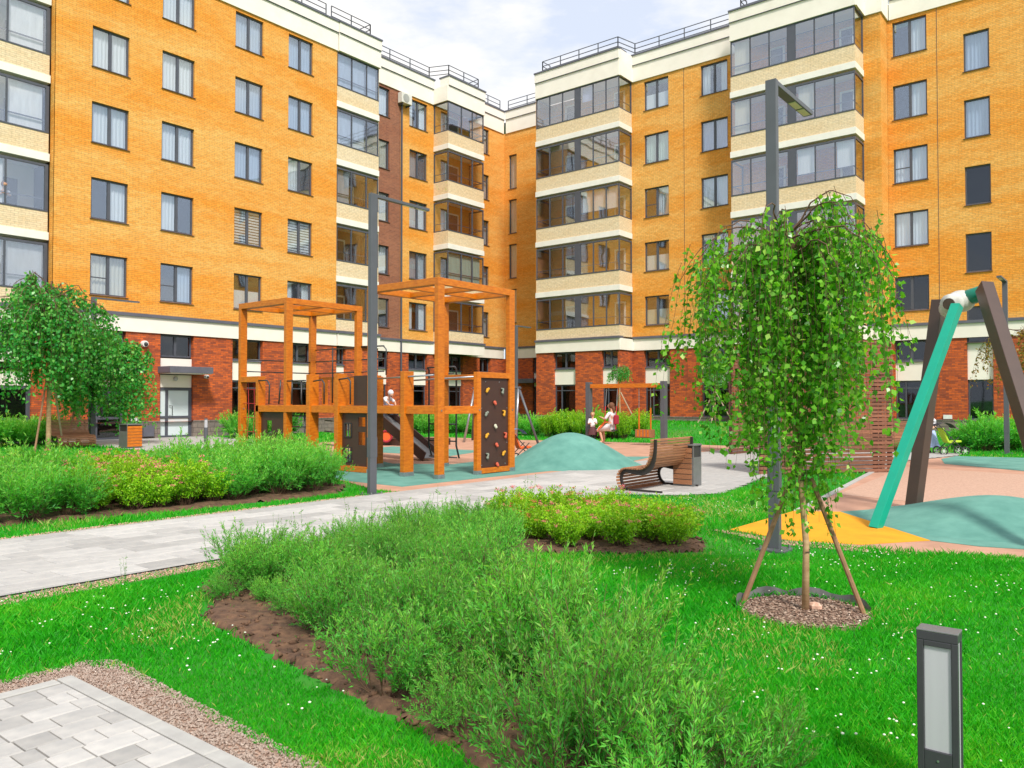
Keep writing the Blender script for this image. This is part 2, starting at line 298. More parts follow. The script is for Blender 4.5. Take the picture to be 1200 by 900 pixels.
# ------------------------------------------------------------------ plan (metres; X along right wing, Y along left wing)
PAVE = [(-4.68, -3), (-4.68, 1.94), (3, 1.94), (3, -3)]
GRAV = [(-4.97, -3), (-4.95, 1.6), (-4.93, 2.12), (-4.8, 2.24), (-4.5, 2.22), (-3.2, 2.16), (-2.4, 2.12), (3, 2.12), (3, -3)]
PATH = [(-9.9, -7), (-9.9, 12.3), (-10.1, 18), (-10.4, 20.8), (-10.4, 26.3), (-4.2, 26.3), (-4.2, 25.1), (-4.88, 22.2), (-4.72, 18.3), (-6.05, 16.6), (-5.95, 15.1), (-5.5, 12.4), (-6.0, 11.7), (-6.8, 11.2), (-7.05, 9.6), (-7.0, 5), (-6.98, -7)]
RR = [(-3.92, 9.06), (-3.1, 8.76), (-2.04, 8.87), (-.97, 9.25), (1, 9.9), (9, 11), (9, 25.6), (-2.6, 25.5), (-4.2, 25.1), (-4.88, 22.2), (-4.72, 18.3), (-4.1, 13.1), (-3.88, 11.14)]
YEL = [(-3.92, 9.06), (-3.88, 11.14), (-3.35, 11.47), (-1.89, 9.73), (-2.41, 8.99), (-3.1, 8.78)]
RL = [(-9.9, 9.4), (-10.5, 9.3), (-12, 9.9), (-14, 10.3), (-19, 10.5), (-24, 12), (-24, 24.5), (-19.4, 24.8), (-14.7, 25.9), (-10.4, 26.0), (-10.4, 20.8), (-10.1, 18), (-9.9, 12.3)]
DOORP = [(-32.2, 12.6), (-23.6, 12.2), (-22.5, 14.6), (-24, 17.6), (-32.2, 18.9)]
BED1 = [(-5.5, 3.25), (-5.22, 3.0), (-4.0, 2.82), (-2.72, 2.62), (-1.97, 2.46), (-1.3, 2.29), (-.9, 2.3), (-.95, 3.2), (-1.4, 3.42), (-1.96, 3.6), (-2.55, 3.8), (-3.19, 4.2), (-3.95, 4.95), (-4.35, 5.75), (-4.95, 6.35), (-4.0, 7.0), (-3.55, 7.6), (-3.75, 8.1), (-4.3, 8.5), (-5.6, 9.1), (-6.5, 8.2), (-6.72, 6), (-6.72, 4.2), (-6.1, 3.5)]
BED2 = [(-10.85, -2), (-10.9, 4), (-10.6, 5.2), (-10.45, 8.6), (-11.4, 9.5), (-13, 9.7), (-14.2, 9.0), (-15, 5), (-15.2, -2)]
RING = (-1.98, 5.88, .47)
# ------------------------------------------------------------------ ground
xs = np.concatenate([[-900, -300, -100, -45], np.linspace(-40, 14, 136), [20, 60, 300, 900]])
ys = np.concatenate([[-900, -300, -60, -20], np.linspace(-10, 44, 136), [60, 150, 400, 900]])
X, Y = np.meshgrid(xs, ys, indexing='ij'); Zg = bermz(X, Y)*(1-ss(36.5, 44, Y)*0)
idx = np.arange(X.size).reshape(X.shape); fq = np.stack([idx[:-1, :-1], idx[1:, :-1], idx[1:, 1:], idx[:-1, 1:]], -1).reshape(-1, 4)
gme = npmesh('ground', np.stack([X, Y, Zg], -1).reshape(-1, 3), fq, 'lawn'); gme.polygons.foreach_set('use_smooth', [True]*len(gme.polygons))
# lawn colour: patchy greens with worn yellow spots
def lawnnodes():
    m = M['lawn']; nt = m.node_tree; b = nt.nodes['Principled BSDF']; L = nt.links; old = b.inputs['Base Color'].links[0].from_socket
    tcn = N(nt, 'ShaderNodeTexCoord'); nz = N(nt, 'ShaderNodeTexNoise', Scale=.35, Detail=6); L.new(tcn.outputs['Object'], nz.inputs['Vector'])
    mr = N(nt, 'ShaderNodeMapRange'); mr.inputs[1].default_value = .5; mr.inputs[2].default_value = .75; L.new(nz.outputs['Fac'], mr.inputs[0])
    mx = N(nt, 'ShaderNodeMixRGB'); mx.inputs[2].default_value = (.09, .20, .02, 1); L.new(mr.outputs[0], mx.inputs[0]); L.new(old, mx.inputs[1]); L.new(mx.outputs[0], b.inputs['Base Color'])
lawnnodes()
tag(link('ground', gme), kind='structure')
def sheet(name, poly, z, mat, th=.05):
    mb = MB().prism(poly, z-th, z); return mb.top(name, mat, None, None, org=(0, 0, 0), kind='structure')
sheet('gravel_border', GRAV, .006, 'gravel', .02)
sheet('paving_bed', PAVE, .012, 'joint')
pathobj = sheet('path', PATH, .010, 'joint')
sheet('door_paving', DOORP, .014, 'kerb')
sheet('terracotta_play_surface', RR, .012, 'pink'); sheet('terracotta_play_surface', RL, .013, 'pink')
sheet('yellow_play_surface', YEL, .017, 'yellowr', .004)
# edging lines of the path: gravel strips
sheet('gravel_strip', [(-9.9, -7), (-9.9, 9.35), (-10.03, 9.3), (-10.05, 5), (-10.04, -7)], .005, 'gravel', .02)
sheet('gravel_strip', [(-6.98, -7), (-7.0, 5), (-7.05, 9.6), (-6.8, 10.8), (-6.66, 10.5), (-6.84, 9), (-6.8, 5), (-6.8, -7)], .005, 'gravel', .02)
sheet('gravel_strip', [(-3.97, 9.02), (-3.1, 8.70), (-2.04, 8.8), (-.95, 9.17), (1, 9.8), (1.02, 9.68), (-.9, 9.03), (-2.0, 8.66), (-3.1, 8.55), (-4.05, 8.92)], .005, 'gravel', .02)
sheet('kerb_line', [(-4.72, 18.3), (-4.88, 22.2), (-4.80, 22.2), (-4.62, 18.25), (-4.0, 13.1), (-3.8, 11.2), (-3.88, 11.14), (-4.1, 13.1)], .03, 'kerb')
def curve_poly(c, rx, ry, n=40, a0=0, wob=0): return [(c[0]+rx*math.cos(2*math.pi*i/n+a0)*(1+wob*math.sin(3*i)), c[1]+ry*math.sin(2*math.pi*i/n+a0)*(1+wob*math.cos(2*i))) for i in range(n)]
sheet('teal_play_surface', [(-10.45, 9.9), (-12, 9.95), (-14, 10.35), (-18.6, 10.6), (-20.5, 12), (-20, 14.2), (-16.5, 14.3), (-14.5, 13.4), (-13.2, 14.2), (-13.6, 16.6), (-12.4, 18.2), (-10.7, 19.6), (-10.35, 18), (-10.25, 14.5), (-10.4, 12)], .0175, 'teal', .004)
sheet('teal_play_surface', [(-15.2, 16.2), (-19.5, 16.0), (-20, 18.5), (-16, 18.6)], .0175, 'teal', .004)
sheet('teal_play_surface', [(-3.35, 11.47), (-2.9, 12.3), (-1.5, 13.6), (0.2, 13.4), (1.2, 11.8), (.6, 10.4), (-.4, 9.95), (-1.4, 9.66), (-1.89, 9.73)], .0175, 'teal', .004)
sheet('teal_play_surface', [(-4.2, 25.05), (-4.3, 23.6), (-3.9, 21.8), (-2.2, 20.7), (3, 19), (9, 19), (9, 25.55), (-2.6, 25.45)], .0175, 'teal', .004)
sheet('coarse_play_surface', [(-4.45, 20.2), (-4.0, 13.6), (-2.9, 13.3), (2, 14.4), (9, 15), (9, 17.6), (-1, 19.4)], .0165, 'pinkg', .004)
# rubber mounds
def mound(cx, cy, rx, ry, h, lab, prof=1.0):
    n = 48; m = 16; vs = [(cx, cy, h+.0185)]; fs = []
    for i in range(1, m+1):
        t = i/m; z = h*(.8*math.cos(math.pi/2*t**prof)**1.15+.2*(0.5+0.5*math.cos(math.pi*t)))+.0185-.006*(i == m)
        for k in range(n): a = 2*math.pi*k/n; wv = 1+.05*math.sin(2*a+1)+.03*math.sin(3*a); vs.append((cx+rx*t*wv*math.cos(a), cy+ry*t*wv*math.sin(a), z))
    for k in range(n):
        k2 = (k+1) % n; fs.append((0, 1+k, 1+k2))
        for i in range(m-1): a = 1+i*n; fs.append((a+k, a+n+k, a+n+k2, a+k2))
    mb = MB().add(vs, fs); return mb.top('rubber_mound', 'teal', lab, 'mound', org=(cx, cy, 0), smooth=True)
mound(-10.8, 15.7, 1.65, 1.65, .78, 'tall teal rubber climbing mound between the orange play frame and the bench', .93)
mound(-1.5, 11.75, 1.55, 1.75, .33, 'low wide teal rubber mound under the green and brown swing frame', .8)
# soil beds with lumps
def nz2(x, y, s): return np.sin(x*s*1.7+1.3*np.sin(y*s*.9))*np.cos(y*s*1.3+1.1*np.sin(x*s*1.1))
def patch(name, poly, step, amp, base, mat):
    px = [p[0] for p in poly]; py = [p[1] for p in poly]
    gx = np.arange(min(px), max(px)+step, step); gy = np.arange(min(py), max(py)+step, step); Xp, Yp = np.meshgrid(gx, gy, indexing='ij')
    jx = Xp+RNG.normal(size=Xp.shape)*step*.2; jy = Yp+RNG.normal(size=Xp.shape)*step*.2
    z = base+amp*(.5+.25*nz2(Xp, Yp, 6)+.25*nz2(Xp+5, Yp, 17))+RNG.uniform(0, amp*.5, Xp.shape)
    ok = inpoly(Xp, Yp, poly); cell = ok[:-1, :-1] & ok[1:, :-1] & ok[1:, 1:] & ok[:-1, 1:]
    edge = ~(ok & np.roll(ok, 1, 0) & np.roll(ok, -1, 0) & np.roll(ok, 1, 1) & np.roll(ok, -1, 1)); z = np.where(edge, -.01, z)
    idn = np.arange(Xp.size).reshape(Xp.shape); f = np.stack([idn[:-1, :-1], idn[1:, :-1], idn[1:, 1:], idn[:-1, 1:]], -1)[cell]
    me = npmesh(name, np.stack([jx, jy, z], -1).reshape(-1, 3), f, mat); return tag(link(name, me), kind='structure')
patch('planting_soil', BED1, .05, .03, .01, 'soil'); patch('planting_soil', BED2, .12, .04, .01, 'soil')
# ------------------------------------------------------------------ paving slabs
def slab_mesh(name, a, b, h=.05, ch=.006):
    mb = MB(); vs = []
    for z, o in ((0, 0), (h-ch, 0), (h, ch)): vs += [(o, o, z), (a-o, o, z), (a-o, b-o, z), (o, b-o, z)]
    fs = [(8, 9, 10, 11)]
    for q in (0, 4):
        for k in range(4): k2 = (k+1) % 4; fs.append((q+k, q+k2, q+4+k2, q+4+k))
    return mb.add(vs, fs)
GRP_SLAB = None
def lay(poly, parent, rows_x, xw, lens, z, limit_y=None, name='paving_slab', mat='paver', gap=.006, ystart=0, clip=None):
    meshes = {}; n = 0
    rest = MB(); out = []
    x0 = min(p[0] for p in poly); x1 = max(p[0] for p in poly); y0 = ystart; y1 = max(p[1] for p in poly)
    r = random.Random(3); x = x0
    while x < x1:
        y = y0-r.random()*.3
        while y < y1:
            l = r.choice(lens); c = [(x+.01, y+.01), (x+xw-.01, y+.01), (x+xw-.01, y+l-.01), (x+.01, y+l-.01)]
            ok = inpoly(np.array([q[0] for q in c]), np.array([q[1] for q in c]), poly)
            if ok.all(): out.append((x, y, l, True))
            elif ok.any(): out.append((x, y, l, False))
            y += l
        x += xw
    return out
def put_slabs(lst, parent, xw, z, near, maxn, poly, matl='paver'):
    cache = {}; full = [q for q in lst if q[3]]; full.sort(key=lambda q: (q[0]-near[0])**2+(q[1]-near[1])**2)
    r = random.Random(5); rest = MB()
    for i, (x, y, l, _) in enumerate(full):
        zz = z-.05+r.uniform(-.0015, .0015)
        if i < maxn:
            key = round(l, 3)
            if key not in cache: cache[key] = slab_mesh('paving_slab', xw-.007, l-.007).mesh('paving_slab', matl)
            link('paving_slab', cache[key], parent, (x+.0035, y+.0035, zz))
        else:
            s = slab_mesh('s', xw-.007, l-.007); rest.add([(v[0]+x+.0035, v[1]+y+.0035, v[2]+zz) for v in s.v], s.f)
    cut = MB()
    for (x, y, l, f) in lst:
        if not f:   # trimmed slabs at the edges: clip square against polygon roughly by sub-cells
            m_ = 4; k_ = max(2, int(l/.08))
            for a in range(m_):
                for b in range(k_):
                    cx = x+(a+.5)*xw/m_; cy = y+(b+.5)*l/k_
                    if inpoly(np.array([cx]), np.array([cy]), poly)[0]:
                        xa = x+a*xw/m_+(.0035 if a == 0 else 0); xb = x+(a+1)*xw/m_-(.0035 if a == m_-1 else 0); ya = y+b*l/k_+(.0035 if b == 0 else 0); yb = y+(b+1)*l/k_-(.0035 if b == k_-1 else 0)
                        cut.add([(xa, ya, z-.001), (xb, ya, z-.001), (xb, yb, z-.001), (xa, yb, z-.001)], [(0, 1, 2, 3)])
    if rest.v: rest.part('paving_slabs', matl, parent, kind='stuff')
    if cut.v: cut.part('cut_paving_slabs', matl, parent, kind='stuff')
M['paver2'] = M['paver']
# front paving: kerb slabs on its two outer sides, random courses inside
pv = [o for o in bpy.data.objects if o.name == 'paving_bed'][0]
inner = [(-4.58, -1.2), (-4.58, 1.85), (-1.2, 1.85), (-1.2, -1.2)]
put_slabs([(x, y, l, True) for (x, y, l, f) in lay([(-4.585, -1.2), (-4.585, 1.87), (-1.2, 1.87), (-1.2, -1.2)], pv, 0, .15, [.1, .15, .15, .22, .22, .25], 0, ystart=-.8) if y+l < 1.84 and y > -.6], pv, .15, .03, (-3.9, 1.6), 230, inner)
for (x, y, l, f) in []: pass
yy = 1.86
x = -4.68
while x < -1.2: link('kerb_slab', slab_mesh('kerb_slab', .493, .078).mesh('kerb_slab', 'kerb') if x == -4.68 else bpy.data.meshes['kerb_slab'], pv, (x, 1.86, -.018)); x += .5
y = 1.355
for i in range(5): link('kerb_slab', slab_mesh('k', .078, .493).mesh('kerb_slab_side', 'kerb') if i == 0 else bpy.data.meshes['kerb_slab_side'], pv, (-4.68, y, -.018)); y -= .5
# fill the ragged top ends of the courses
ends = lay([(-4.585, -1.2), (-4.585, 1.87), (-1.2, 1.87), (-1.2, -1.2)], pv, 0, .15, [.1, .15, .15, .22, .22, .25], 0, ystart=-.8)
tops = {}
for (x, y, l, f) in ends:
    if y+l < 1.84 and y > -.6: tops[round(x, 3)] = max(tops.get(round(x, 3), -9), y+l)
for x, yt in tops.items():
    if 1.857-yt > .02: link('paving_slab', slab_mesh('p', .143, 1.855-yt-.005).mesh('paving_slab_end', 'paver'), pv, (x+.0035, yt+.003, -.02))
put_slabs(lay(PATH, pathobj, 0, .3, [.3, .45, .45, .6], 0, ystart=0.5), pathobj, .3, .028, (-8.0, 3.2), 290, PATH)
# ------------------------------------------------------------------ buildings
LW = thing('apartment_building', 'orange brick apartment wing on the left of the courtyard with cream roof band', 'building', (-32.2, 20, 0))
RW = thing('apartment_building', 'orange brick apartment wing at the back right with wide glazed balcony stacks', 'building', (-16, 39, 0))
# wall local frame: side 'L' faces +X (a runs along Y), side 'R' faces -Y (a runs along X)
def P3(side, plane, a, o, z): return (plane+o, a, z) if side == 'L' else (a, plane-o, z)   # o = outward offset
def wall(b, name, side, plane, a0, a1, z0, z1, mat, holes=(), depth=.16):
    As = sorted({a0, a1, *[h[0] for h in holes], *[h[1] for h in holes]}); Zs = sorted({z0, z1, *[h[2] for h in holes], *[h[3] for h in holes]})
    As = [a for a in As if a0-1e-6 <= a <= a1+1e-6]; mb = MB()
    def quad(p): mb.add(p, [(0, 1, 2, 3)])
    for i in range(len(As)-1):
        for j in range(len(Zs)-1):
            ca = (As[i]+As[i+1])/2; cz = (Zs[j]+Zs[j+1])/2
            if any(h[0] < ca < h[1] and h[2] < cz < h[3] for h in holes): continue
            quad([P3(side, plane, As[i], 0, Zs[j]), P3(side, plane, As[i+1], 0, Zs[j]), P3(side, plane, As[i+1], 0, Zs[j+1]), P3(side, plane, As[i], 0, Zs[j+1])])
    for h in holes:
        A, B, C, D = h[:4]
        for p in ([(A, C), (B, C)], [(B, C), (B, D)], [(B, D), (A, D)], [(A, D), (A, C)]):
            (a_, z_), (b_, w_) = p
            quad([P3(side, plane, a_, 0, z_), P3(side, plane, a_, -depth, z_), P3(side, plane, b_, -depth, w_), P3(side, plane, b_, 0, w_)])
    # returns at ends
    for a in (a0, a1): quad([P3(side, plane, a, 0, z0), P3(side, plane, a, -.3, z0), P3(side, plane, a, -.3, z1), P3(side, plane, a, 0, z1)])
    return mb.part(name, mat, b)
def sbox(mb, side, plane, a0, a1, o0, o1, z0, z1):
    p = P3(side, plane, a0, o0, z0); q = P3(side, plane, a1, o1, z1); return mb.box(p[0], q[0], p[1], q[1], p[2], q[2])
WC = {}
def wmesh(key, fn, mats):
    if key not in WC: WC[key] = fn().mesh(key[0], mats)
    return WC[key]
def frame_mb(W, H, lay_):
    """local: x 0..W, z 0..H, y = inward; front of frame at y=0"""
    f = MB(); t = .065
    f.box(0, W, 0, .08, 0, t); f.box(0, W, 0, .08, H-t, H); f.box(0, t, 0, .08, t, H-t); f.box(W-t, W, 0, .08, t, H-t)
    if lay_ == '2': f.box(W/2-.055, W/2+.055, -.012, .08, t, H-t)
    if lay_ == '2s': f.box(W/2-.055, W/2+.055, -.012, .08, t, H-t); f.box(t, W/2-.055, .01, .07, H*.42, H*.42+.04)
    if lay_ == '3': f.box(W*.3-.03, W*.3+.03, -.01, .08, t, H-t); f.box(t, W-t, .005, .07, H*.8, H*.8+.05)
    if lay_ == 't': f.box(t, W-t, .005, .07, H*.72, H*.72+.06)
    return f
def window(b, side, plane, a, z, W, H, lay_='2', cur='white', inset=.10, glass='glass', sill=True, trim='frame'):
    org = ORG[b.name]; rz = math.pi/2 if side == 'L' else 0
    p = P3(side, plane, a, -inset, z)
    me = wmesh(('window', W, H, lay_, trim), lambda: frame_mb(W, H, lay_), trim)
    o = link('window', me, b, Vector(p)-org, rz)
    def sub(name, key, fn, mats, loc=(0, 0, 0), kind=None):
        c = link(name, wmesh((name,)+key, fn, mats), o, loc); return c
    t = .065
    def pane(x0, x1): return lambda: MB().box(x0, x1, .03, .038, t, H-t)
    if lay_ in ('2', '2s', '3'):
        c1 = W/2 if lay_ != '3' else W*.3
        sub('pane', (W, H, lay_, 0, glass), pane(t, c1-.05), glass); sub('pane', (W, H, lay_, 1, glass), pane(c1+.05, W-t), glass)
    else: sub('pane', (W, H, 1, glass), pane(t, W-t), glass)
    if sill: sub('sill', (W,), lambda: MB().add([(-.04, -inset-.05, -.03), (W+.04, -inset-.05, -.03), (W+.04, .02, -.03), (-.04, .02, -.03), (-.04, -inset-.05, -.012), (W+.04, -inset-.05, -.012), (W+.04, .02, .004), (-.04, .02, .004)], [(0, 3, 2, 1), (4, 5, 6, 7), (0, 1, 5, 4), (1, 2, 6, 5), (3, 0, 4, 7)]), 'framebrown')
    if cur:
        kind, col = cur.split(':') if ':' in cur else ('full', cur)
        def curtain(x0, x1, z0=0., wave=.02):
            n = max(6, int((x1-x0)*22)); vs = []; fs = []
            for i in range(n+1):
                xx = x0+(x1-x0)*i/n; yy_ = .17+wave*math.sin(i*1.9); vs += [(xx, yy_, z0), (xx, yy_, H)]
            for i in range(n): fs.append((2*i, 2*i+2, 2*i+3, 2*i+1))
            return MB().add(vs, fs)
        m_ = 'cur_'+col
        if kind == 'full': sub('curtain', (W, H, col), lambda: curtain(.02, W-.02), m_)
        elif kind == 'sides':
            sub('curtain', (W, H, col, 'a'), lambda: curtain(.02, W*.3), m_); sub('curtain', (W, H, col, 'b'), lambda: curtain(W*.7, W-.02), m_)
        elif kind == 'left': sub('curtain', (W, H, col, 'l'), lambda: curtain(.02, W*.55), m_)
        elif kind == 'right': sub('curtain', (W, H, col, 'r'), lambda: curtain(W*.5, W-.02), m_)
        elif kind == 'low': sub('curtain', (W, H, col, 'w'), lambda: MB().box(.05, W-.05, .12, .13, .06, H*.55), m_)
        elif kind == 'blind':
            def bl():
                q = MB()
                for i in range(int(H/.13)): q.box(.05, W-.05, .1, .11, H-.07-.13*(i+1)+.045, H-.07-.13*i)
                return q
            sub('blind', (W, H, col), bl, m_)
    return o
KROW = [7.35+3*k for k in range(5)]; WH = 1.62
rc = random.Random(11)
def pick(): return rc.choice(['white', 'white', 'white', 'grey', 'blue', 'sides:white', 'white', 'cream', 'right:white', 'left:white', 'blue'])
# ---- left wing
X1 = -32.2; X2 = -33.6
cols = [(13.82, 1.45), (16.65, 1.45), (20.07, 1.45), (22.93, 1.43)]
holes = [(a, a+W, zt-WH, zt) for a, W in cols for zt in KROW]
wall(LW, 'brick_wall', 'L', X1, 12.45, 25.87, 5.12, 19.52, 'brick', holes)
spec = {(3, 0): ('2', 'sides:white'), (2, 1): ('2', 'blind:white'), (3, 1): ('2', 'blind:white'), (2, 0): ('2', 'low:white'), (0, 0): ('2s', 'cream'), (1, 0): ('2s', 'right:blue'), (1, 1): ('2', 'left:white'), (3, 2): ('2', 'left:white')}
for ci, (a, W) in enumerate(cols):
    for k, zt in enumerate(KROW):
        l_, c_ = spec.get((ci, k), ('2', ['white', 'white', 'blue', 'blue'][ci] if k > 1 else pick()))
        window(LW, 'L', X1, a, zt-WH, W, WH, l_, c_)
# narrow side face where the leftmost balcony is set back
MB().box(-32.55, -32.2, 12.449, 12.47, 4.35, 19.5).part('wall_return', 'brick', LW)
# rear walls beyond the step
wcol2 = [(29.45, 1.3), (32.33, 1.47)]; nar = (38.9, .62)
h2 = [(32.33, 33.8, zt-WH, zt) for zt in KROW]+[(nar[0], nar[0]+nar[1], zt-WH, zt) for zt in KROW]
wall(LW, 'brown_brick_wall', 'L', X2, 28.7, 31.6, 4.4, 19.52, 'brickbrown', [(29.45, 30.75, zt-WH, zt) for zt in KROW])
wall(LW, 'brick_wall', 'L', X2, 31.6, 41.1, 5.12, 19.52, 'brick', h2)
for k, zt in enumerate(KROW):
    window(LW, 'L', X2, 29.45, zt-WH, 1.3, WH, '1', ['left:yellow', 'white', 'white', 'cream', 'white'][k])
    window(LW, 'L', X2, 32.33, zt-WH, 1.47, WH, '2', ['sides:white', 'grey', 'white', 'left:grey', 'sides:white'][k])
    window(LW, 'L', X2, nar[0], zt-WH, nar[1], WH, 't', 'grey')
MB().box(-33.6, -32.2, 28.68, 28.7, 4.35, 19.5).part('wall_return', 'brickcream', LW)
# ---- balcony stacks
def glazing(b, side, plane, cuts, posts, zb, zt, parent, closed=(), side_a=None):
    """cuts: pane edges; posts: (a0,a1) solid posts"""
    f = MB(); t = .055
    a0, a1 = cuts[0], cuts[-1]
    sbox(f, side, plane, a0, a1, -.07, 0, zt-.09, zt); sbox(f, side, plane, a0, a1, -.07, 0, zb, zb+.07)
    for c in cuts: sbox(f, side, plane, max(a0, c-t/2), min(a1, c+t/2), -.07, 0.004, zb+.07, zt-.09)
    for p in posts: sbox(f, side, plane, p[0], p[1], -.09, .012, zb+.07, zt-.09)
    sbox(f, side, plane, a0, a1, -.085, -.04, zb+.50, zb+.545)
    fo = f.part('glazing_frame', 'frame', parent) if parent.type == 'EMPTY' else None
    return f
def balcony(b, side, plane, a0, a1, depth, k, cuts, posts, ends=(), intr='brick', items=()):
    """one storey: parapet (mesh object) with slab, frame, panes, rail, door as sub-parts"""
    zg0 = 5.72+3*k; zg1 = 7.53+3*k; base = 4.95+3*k if k else 5.12
    pr = MB(); sbox(pr, side, plane, a0, a1, -.14, 0, base, zg0)
    for e in ends: sbox(pr, side, plane, (a0 if e == 0 else a1-.14), (a0+.14 if e == 0 else a1), -depth, -.14, base, zg0)
    par = pr.part('balcony', 'brickcream', b)
    if k:
        s = MB(); sbox(s, side, plane, a0-.03, a1+.03, -depth+.01, .035, base-.30, base-.002); s.part('slab', 'white', par)
    f = MB(); t = .055
    cc = cuts
    sbox(f, side, plane, a0, a1, -.08, .004, zg1-.09, zg1); sbox(f, side, plane, a0, a1, -.09, .018, zg0, zg0+.06)
    for c in cc: sbox(f, side, plane, max(a0, c-t/2), min(a1, c+t/2), -.07, 0.003, zg0+.06, zg1-.09)
    for p in posts: sbox(f, side, plane, p[0], p[1], -.09, .01, zg0+.06, zg1-.09)
    sbox(f, side, plane, a0+.03, a1-.03, -.115, -.075, zg0+.47, zg0+.515)
    def other(o_side, aa, sgn):   # frame of end panes (perpendicular side)
        pass
    for e in ends:
        ea = a0 if e == 0 else a1; s_ = 1 if e == 0 else -1
        for z0_, z1_ in ((zg1-.09, zg1), (zg0, zg0+.06)): sbox(f, side, plane, ea, ea+s_*.07, -depth, -.09, z0_, z1_)
        sbox(f, side, plane, ea, ea+s_*.07, -depth, -depth+.06, zg0+.06, zg1-.09); sbox(f, side, plane, ea+s_*.08, ea+s_*.12, -depth, -.1, zg0+.47, zg0+.515)
        q = MB(); sbox(q, side, plane, ea+s_*.03, ea+s_*.037, -depth+.06, -.08, zg0+.06, zg1-.09); q.part('pane', 'bglass', par)
    f.part('glazing_frame', 'frame', par)
    for i in range(len(cc)-1):
        if any(abs(p[0]-cc[i]) < .05 and abs(p[1]-cc[i+1]) < .05 for p in posts): continue
        q = MB(); sbox(q, side, plane, cc[i]+.03, cc[i+1]-.03, -.035, -.028, zg0+.06, zg1-.09); q.part('pane', 'bglass', par)
    # back of the balcony room: white door and window on the inner wall
    for (d0, d1, kind) in items:
        q = MB(); zf = base+.02 if kind == 'door' else zg0+.1; zt2 = zg1-.35
        sbox(q, side, plane, d0, d1, -depth+.02, -depth+.07, zf, zt2); dd = q.part('balcony_door' if kind == 'door' else 'inner_window', 'white', par)
        q = MB(); sbox(q, side, plane, d0+.1, d1-.1, -depth+.071, -depth+.08, zf+.12, zt2-.1); q.part('door_pane', 'cur_dark', par)
    for e in items: pass
    return par
def curtainboard(par, side, plane, a0, a1, k, col, z1f=1.0):
    q = MB(); zg0 = 5.8+3*k; zg1 = 7.42+3*k; sbox(q, side, plane, a0, a1, -.19, -.17, zg1-(zg1-zg0)*z1f, zg1); q.part('curtain', 'cur_'+col, par)
def ceiling(b, side, plane, a0, a1, depth, z):
    q = MB(); sbox(q, side, plane, a0, a1, -depth, -.0, z, z+.1); return q
# corner balcony of the left block
for k in range(5):
    cut = [25.9, 26.85, 27.85, 28.66]
    pb = balcony(LW, 'L', X1, 25.88, 28.68, 1.38, k, cut, [], (1,), items=[(26.6, 27.5, 'door')] if k != 2 else [(27.2, 28.1, 'door')])
    if k >= 3: curtainboard(pb, 'L', X1, 26.0, 27.8, k, 'blue')
    if k == 4: curtainboard(pb, 'L', X1, 27.85, 28.6, k, 'blue')
    if k == 2: curtainboard(pb, 'L', X1, 25.95, 26.8, k, 'grey')
wall(LW, 'brown_brick_wall', 'L', -33.58, 25.88, 28.68, 5.12, 19.52, 'brickbrown')
# leftmost balcony stack, set back a little
for k in range(5):
    cut = [6.2, 7.7, 9.3, 10.95, 12.3]
    pb = balcony(LW, 'L', -32.5, 6.2, 12.38, 1.4, k, cut, [(12.26, 12.38)], (), items=[(9.6, 10.5, 'door'), (11.2, 11.9, 'window')])
    if k in (0,): curtainboard(pb, 'L', -32.5, 11.0, 12.25, k, 'grey'); curtainboard(pb, 'L', -32.5, 9.35, 10.9, k, 'grey', .5)
    if k in (1, 4): curtainboard(pb, 'L', -32.5, 9.35, 10.9, k, 'white')
    if k in (2, 3): curtainboard(pb, 'L', -32.5, 11.0, 12.2, k, 'white')
wall(LW, 'render_wall', 'L', -33.9, 5, 12.4, 5.12, 19.52, 'cream')
# projecting bay of the rear part
for k in range(5):
    cut = [34.37, 35.55, 36.55, 37.57]
    pb = balcony(LW, 'L', -32.4, 34.35, 37.6, 1.2, k, cut, [], (0, 1), items=[(35.3, 36.5, 'door')])
    if k == 1: curtainboard(pb, 'L', -32.4, 34.5, 37.4, k, 'green')
wall(LW, 'brick_wall', 'L', -33.575, 34.36, 37.59, 5.12, 19.52, 'brick')
MB().box(-32.75, -32.55, 34.7, 37.3, 14.0, 14.12).top('balcony_planter', 'white', 'white planter trough on the second balcony from the top of the rear bay', 'planter')
def greens(name, lab, cx, cy, cz, sx, sy, sz, n=500):
    rg = np.random.default_rng(9); C = rg.normal(size=(n, 3))*np.array([sx, sy, sz])*.45+np.array([0, 0, sz*.6]); co, f = leaves(C, rg.normal(size=(n, 3)), rg.uniform(.05, .11, n), rg.uniform(.03, .06, n), .1, rg)
    tag(link(name, npmesh(name, co, f, 'spirea', rg.uniform(0, 1, n)), None, (cx, cy, cz)), lab, 'plant')
greens('potted_greenery', 'bright green plants in the trough on the second highest balcony of the rear bay', -32.62, 36.0, 14.12, .12, 1.6, .35)
